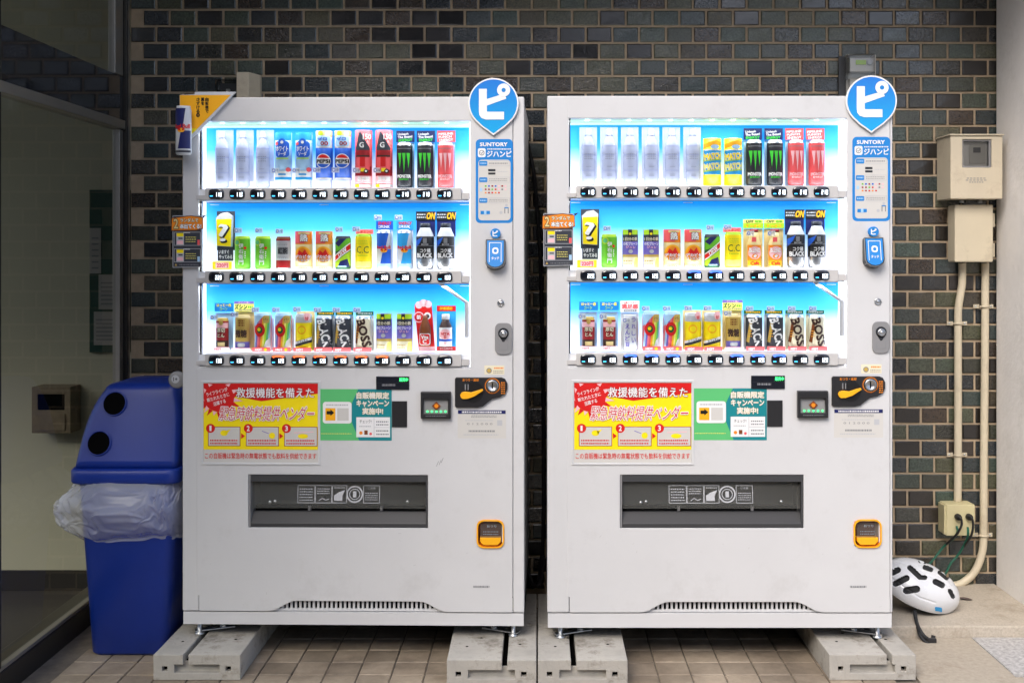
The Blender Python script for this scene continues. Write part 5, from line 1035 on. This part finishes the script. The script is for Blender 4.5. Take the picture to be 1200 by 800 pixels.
# conduits
def pipe(name, pts, r, label, clamps, group):
    p0 = Vector(pts[0]); o = root(name, p0, label, 'pipe', group); q = MB(); q.tube([Vector(v)-p0 for v in spline(pts, 10)], r, 'beige_plastic', k=16); q.build('conduit', o)
    for c in clamps:
        c = Vector(c)-p0; q = MB(); n_ = 14
        q.tube([(c.x+(r+.0022)*cos(pi*i/n_), c.y-(r+.0022)*sin(pi*i/n_), c.z) for i in range(n_+1)], .0045, 'beige_metal', k=6)
        for s_ in (-1, 1): q.box(c.x+s_*(r+.014)-.012, c.x+s_*(r+.014)+.012, c.y+r-.006, c.y+r-.002, c.z-.008, c.z+.008, 'beige_metal')
        k_ = q.build('clamp', o); q = MB()
        for s_ in (-1, 1): q.lathe([(0, 0), (.005, 0), (.003, .002), (0, .0025)], 'zinc', k=8); 
        q.v = [(x+c.x+(-1 if i < 32 else 1)*(r+.016), c.y+r-.006-z, y+c.z) for i, (x, y, z) in enumerate(q.v)]; q.build('screw', k_)
pr_ = .0155; yp = YB-pr_-.001
A = lambda px, py, y=yp: tuple(at(px, py, y))
pipe('conduit_pipe', [A(1127.5, 308), A(1127.5, 330), A(1126, 342), A(1123.3, 360), A(1122.7, 378), A(1122.7, 500), A(1122.3, 589.5)], pr_, 'beige pipe with a kink running from the breaker box to the outlet box', [A(1122.7, 379), A(1122.6, 533)], 'beige pipes on the brick wall')
pipe('conduit_pipe', [A(1154.5, 308), A(1154.3, 400), A(1153, 540), A(1152.6, 620), A(1151, 646), A(1143, 668), A(1130, 681), A(1116, 686), A(1090, 687.5)], pr_, 'beige pipe nearest the stucco wall, curving left at its foot', [A(1153.5, 359), A(1152.4, 627)], 'beige pipes on the brick wall')
o, p = wroot('outlet_box', 1122, 627, 'yellowed outlet box low on the brick wall, two black plugs in it', 'outlet')
wbox(o, p, 'case', 1109, 1142.5, 591, 627.5, .0, .075, 'old_ivory', .004)
wbox(o, p, 'side_plate', 1106.5, 1108.6, 592, 626, .004, .07, 'old_ivory', .002)
def plug(px, py, path, label):
    c = at(px, py, YB-.077); o = root('plug', c, label, 'plug', 'black plugs in the outlet box'); q = MB(); q.lathe([(.013, 0), (.0135, .012), (.011, .022), (.006, .028), (0, .029)], 'cable_black', k=16); q.v = [(x, -z, y) for x, y, z in q.v]; q.build('plug_body', o)
    q = MB(); q.tube([Vector(v)-c for v in spline(path, 8)], .0048, 'cable_black', k=8); q.build('cord', o)
y_ = YB-.105
plug(1122, 605, [A(1122, 605, y_), A(1126, 607, y_-.01), A(1127, 614, y_-.01), A(1123, 623, y_), A(1116, 631, YB-.08), A(1109, 637, YB-.05)], 'black plug at the left socket of the outlet box')
plug(1135, 605, [A(1135, 605, y_), A(1139, 607, y_-.01), A(1140.5, 615, y_-.01), A(1138.5, 626, y_), A(1134, 634, YB-.08), A(1130, 640, YB-.05)], 'black plug at the right socket of the outlet box')
def cable(name, pts, r, mat, label, group=None):
    p0 = Vector(pts[0]); q = MB(); q.tube([Vector(v)-p0 for v in spline(pts, 10)], r, mat, k=8); return tag(q.build(name, loc=p0), label, 'cable', group)
y2 = YB-.03
cable('power_cable', [A(1121, 616, YB-.08), A(1122, 622, YB-.085), A(1118, 630, YB-.07), A(1106, 640, y2), A(1094, 655, y2), A(1082, 668, y2), A(1066, 682, y2), A(1052, 690, y2-.02)], .0046, 'cable_green', 'green cable running from the left plug down behind the helmet', 'green power cables')
cable('power_cable', [A(1134, 617, YB-.08), A(1134.5, 624, YB-.085), A(1133, 632, YB-.07), A(1124, 648, y2), A(1114, 660, y2), A(1108, 672, y2), A(1100, 684, y2), A(1090, 690, y2-.02)], .0046, 'cable_green', 'green cable running from the right plug down behind the helmet', 'green power cables')
cable('black_cable', [(at(612, 150, 4.2))[:], A(619, 172, 4.33), A(625, 200, 4.34), A(629, 240, 4.36), A(633, 300, 4.36), A(636, 420, 4.36), A(637, 600, 4.37), A(632, 676, 4.37), A(622, 688, 4.36)], .008, 'cable_black', 'thick black cable hanging in the gap between the machines')
cable('black_cable', [A(616, 640, 4.36), A(620, 672, 4.34), A(627, 686, 4.33), A(634, 680, 4.34), A(637, 650, 4.36)], .007, 'cable_black', 'loop of black cable low in the gap between the machines')
# two small meters above the machines
o, p = wroot('beige_meter', 281, 122, 'beige angular meter case above the machine by the bin', 'meter')
q = MB(); a0, a1 = at(277, 0, YB-.10).x-p.x, at(291, 0, YB-.10).x-p.x; zt, zb = at(0, 84.5, YB-.10).z-p.z, at(0, 128, YB-.10).z-p.z
pts = [(a0, -.10), (a0+.05, -.10), (a0+.078, -.03), (a0+.078, 0), (a0, 0)]
q.extrude(pts, lambda a, b: (a, b, zt), lambda a, b: (a, b, zb), 'beige_metal'); q.build('case', o, bev=.003)
q = MB(); q.box(a0-.10, a0-.001, -.06, 0, zb, zt-.022, 'clear_plastic'); q.build('clear_cover', o, bev=.003); q = MB(); q.box(a0-.085, a0-.012, -.03, -.001, zb+.01, zt-.035, 'dark_plastic'); q.box(a0-.060, a0-.045, -.04, -.0305, zb+.01, zt-.06, 'meter_grey'); q.build('meter_body', o)
q = MB(); q.box(a0+.06, a0+.077, -.045, -.035, zb+.03, zb+.04, 'dark_plastic'); q.build('catch', o)
o, p = wroot('glass_meter', 1006, 112, 'grey electricity meter in a clear case above the right machine', 'meter')
wbox(o, p, 'base_plate', 992, 1026.5, 64, 122, .0, .02, 'meter_grey', .003); wbox(o, p, 'meter_body', 996, 1024, 68, 84, .021, .06, 'meter_grey', .003)
wbox(o, p, 'display', 1003, 1015, 70.5, 76, .0605, .063, 'lime', .001)
q = MB(); c = at(1019, 73, YB-.062); q.lathe([(0, 0), (.013, 0), (.013, .004), (.009, .006), (0, .006)], 'lightgrey', k=18); q.v = [(x+c.x-p.x, -.061-z, y+c.z-p.z) for x, y, z in q.v]; q.build('seal', o)
wbox(o, p, 'clear_cover', 994, 1026, 63, 92, .0205, .085, 'clear_plastic', .006); wbox(o, p, 'terminal_cover', 996, 1025, 93, 122, .021, .05, 'meter_grey', .003)
wbox(o, p, 'backboard', 983, 991.4, 66, 128, .0, .012, 'dark_plastic', .002)

# ------------------------------------------------------------------ bicycle helmet on the ledge
YH = 4.085; hc = at(1076, 700, YH); hl = root('bicycle_helmet', (hc.x, YH, .04), 'white bicycle helmet with dark vents lying on the granite ledge', 'helmet')
ax, ay, az = .146, .108, .094; rot = Matrix.Rotation(R(20), 3, 'Y') @ Matrix.Rotation(R(20), 3, 'X')
VENT = [((1066, 675), (1078, 686.5), 2.6), ((1078, 686.8), (1084, 687), 2.2), ((1084, 675), (1091, 677.5), 2.3), ((1102, 681), (1109.5, 687), 2.5), ((1096.5, 692), (1104.5, 696), 3.0), ((1113.5, 703), (1117, 709.5), 2.0), ((1049.5, 694), (1062, 687.8), 3.2), ((1062, 702.6), (1074, 700.8), 3.6), ((1046, 681), (1052, 678), 3.0), ((1078, 668), (1084, 669), 1.2)]
GROOVE = [((1040, 684), (1060, 699), .9), ((1060, 699), (1078, 711), .9), ((1078, 711), (1096, 717), .9), ((1050, 668), (1070, 673), .7), ((1070, 673), (1094, 688), .7), ((1094, 688), (1112, 701), .7), ((1078, 666), (1100, 676), .7), ((1100, 676), (1114, 692), .7)]
def sd(px, py, VENT=VENT):
    best = 9
    for (x0, y0), (x1, y1), r_ in VENT:
        vx, vy = x1-x0, y1-y0; t = max(0, min(1, ((px-x0)*vx+(py-y0)*vy)/(vx*vx+vy*vy))); best = min(best, math.hypot(px-x0-vx*t, py-y0-vy*t)-r_)
    return best
q = MB(); nu, nv = 460, 160; vs = []; dk = []; cz = .02
for j in range(nv+1):
    ph = -.30+(pi/2+.30)*j/nv
    for i in range(nu):
        th = 2*pi*i/nu; e = lambda c: abs(c)**.92*(1 if c > 0 else -1)
        rz_ = 1+.10*max(0, cos(th))*max(0, cos(ph))           # pointed brow
        ridge = .004*sin(3*th+.6)*cos(ph)
        v = Vector(((ax+ridge)*e(cos(ph)*cos(th))*rz_, (ay+ridge)*e(cos(ph)*sin(th)), az*sin(ph)))
        w_ = rot @ v; P3 = Vector((hc.x+w_.x, YH+w_.y, .04+.052+w_.z)); px, py = 630+F*P3.x/P3.y, 300+F*(H-P3.z)/P3.y
        s_ = sd(px, py) if w_.y < .03 else sd(2*1085-px, py)
        g_ = sd(px, py, GROOVE) if w_.y < .03 else 9
        if g_ < .8: v *= 1-.022*min(1, (.8-g_)/1.6)
        if s_ < .7: v *= 1-.10*min(1, (.7-s_)/1.0)
        w_ = rot @ v; vs.append((w_.x, w_.y, .052+w_.z)); dk.append(s_)
zmin = min(v[2] for v in vs)
vs = [(x, y, z-zmin+.001) for x, y, z in vs]
fa, fb = [], []
for j in range(nv):
    for i in range(nu):
        f_ = (j*nu+i, j*nu+(i+1) % nu, (j+1)*nu+(i+1) % nu, (j+1)*nu+i); (fb if sum(dk[t] for t in f_)/4 < .62 else fa).append(f_)
q.mesh(vs, fa, 'helmet_white', True); q.mesh(vs, fb, 'helmet_foam', True); hs = q.build('shell', hl)
q = MB(); q.mesh([(x*.93, y*.93, z*.93+.004) for x, y, z in vs], fa+fb, 'helmet_foam', True); q.build('foam_liner', hl)
c = at(1099.5, 713, YH-.10)
def on_shell(px, py):
    best, bv = 9e9, None
    for x, y, z in vs:
        if y > .02: continue
        X, Y, Zz = hc.x+x, YH+y, .04+z; d_ = (630+F*X/Y-px)**2+(300+F*(H-Zz)/Y-py)**2
        if d_ < best: best, bv = d_, Vector((x, y, z))
    return bv
q = MB(); g = [[on_shell(1095.5+i*2, 710.2+j*1.6+i*.35) for i in range(5)] for j in range(4)]
cm = Vector((0, 0, .06))
g = [[v+(v-cm).normalized()*.0016 for v in r_] for r_ in g]
for j in range(3):
    for i in range(4): q.face([g[j][i], g[j][i+1], g[j+1][i+1], g[j+1][i]], 'skyblue')
q.build('sticker', hs)
stp = [at(1072, 716, 3.99), at(1074, 728, 3.93), at(1078, 738, 3.885), at(1084, 746, 3.87), at(1092, 750, 3.87), at(1094, 744, 3.875)]
stp = [Vector(p_)-Vector((hc.x, YH, .04)) for p_ in stp]; q = MB(); q.tube(spline(stp, 6), .0075, 'helmet_foam', k=6); q.build('strap', hl)
s2 = [at(1073, 722, 3.95), at(1077, 741, 3.88), at(1085, 752, 3.85), at(1096, 757, 3.84)]; s2 = [Vector(p_)-Vector((hc.x, YH, .04)) for p_ in s2]; q = MB(); q.tube(spline(s2, 6), .006, 'helmet_foam', k=6); q.build('strap', hl)
bk = Vector(at(1092, 751, 3.85))-Vector((hc.x, YH, .04)); q = MB(); q.box(bk.x-.016, bk.x+.016, bk.y-.006, bk.y+.006, bk.z-.008, bk.z+.012, 'black_plastic'); q.build('buckle', hl, bev=.003)

# fallen leaf on the ledge
lf = at(1131, 700, 4.20); q = MB(); n_ = 10
for i in range(n_):
    t0, t1 = i/n_, (i+1)/n_; wd = lambda t: .012*sin(pi*t)**.8; zz = lambda t: .0015+.010*(t-.5)**2
    for sg_ in (-1, 1): q.face([(-.03+.06*t0, 0, zz(t0)), (-.03+.06*t1, 0, zz(t1)), (-.03+.06*t1, sg_*wd(t1), zz(t1)+.005*sin(pi*t1)), (-.03+.06*t0, sg_*wd(t0), zz(t0)+.005*sin(pi*t0))], 'darkbrown', True)
tag(q.build('dry_leaf', loc=(lf.x, 4.20, .0402), rot=(0, 0, R(-25))), 'small curled brown leaf lying on the ledge beside the helmet', 'leaf')
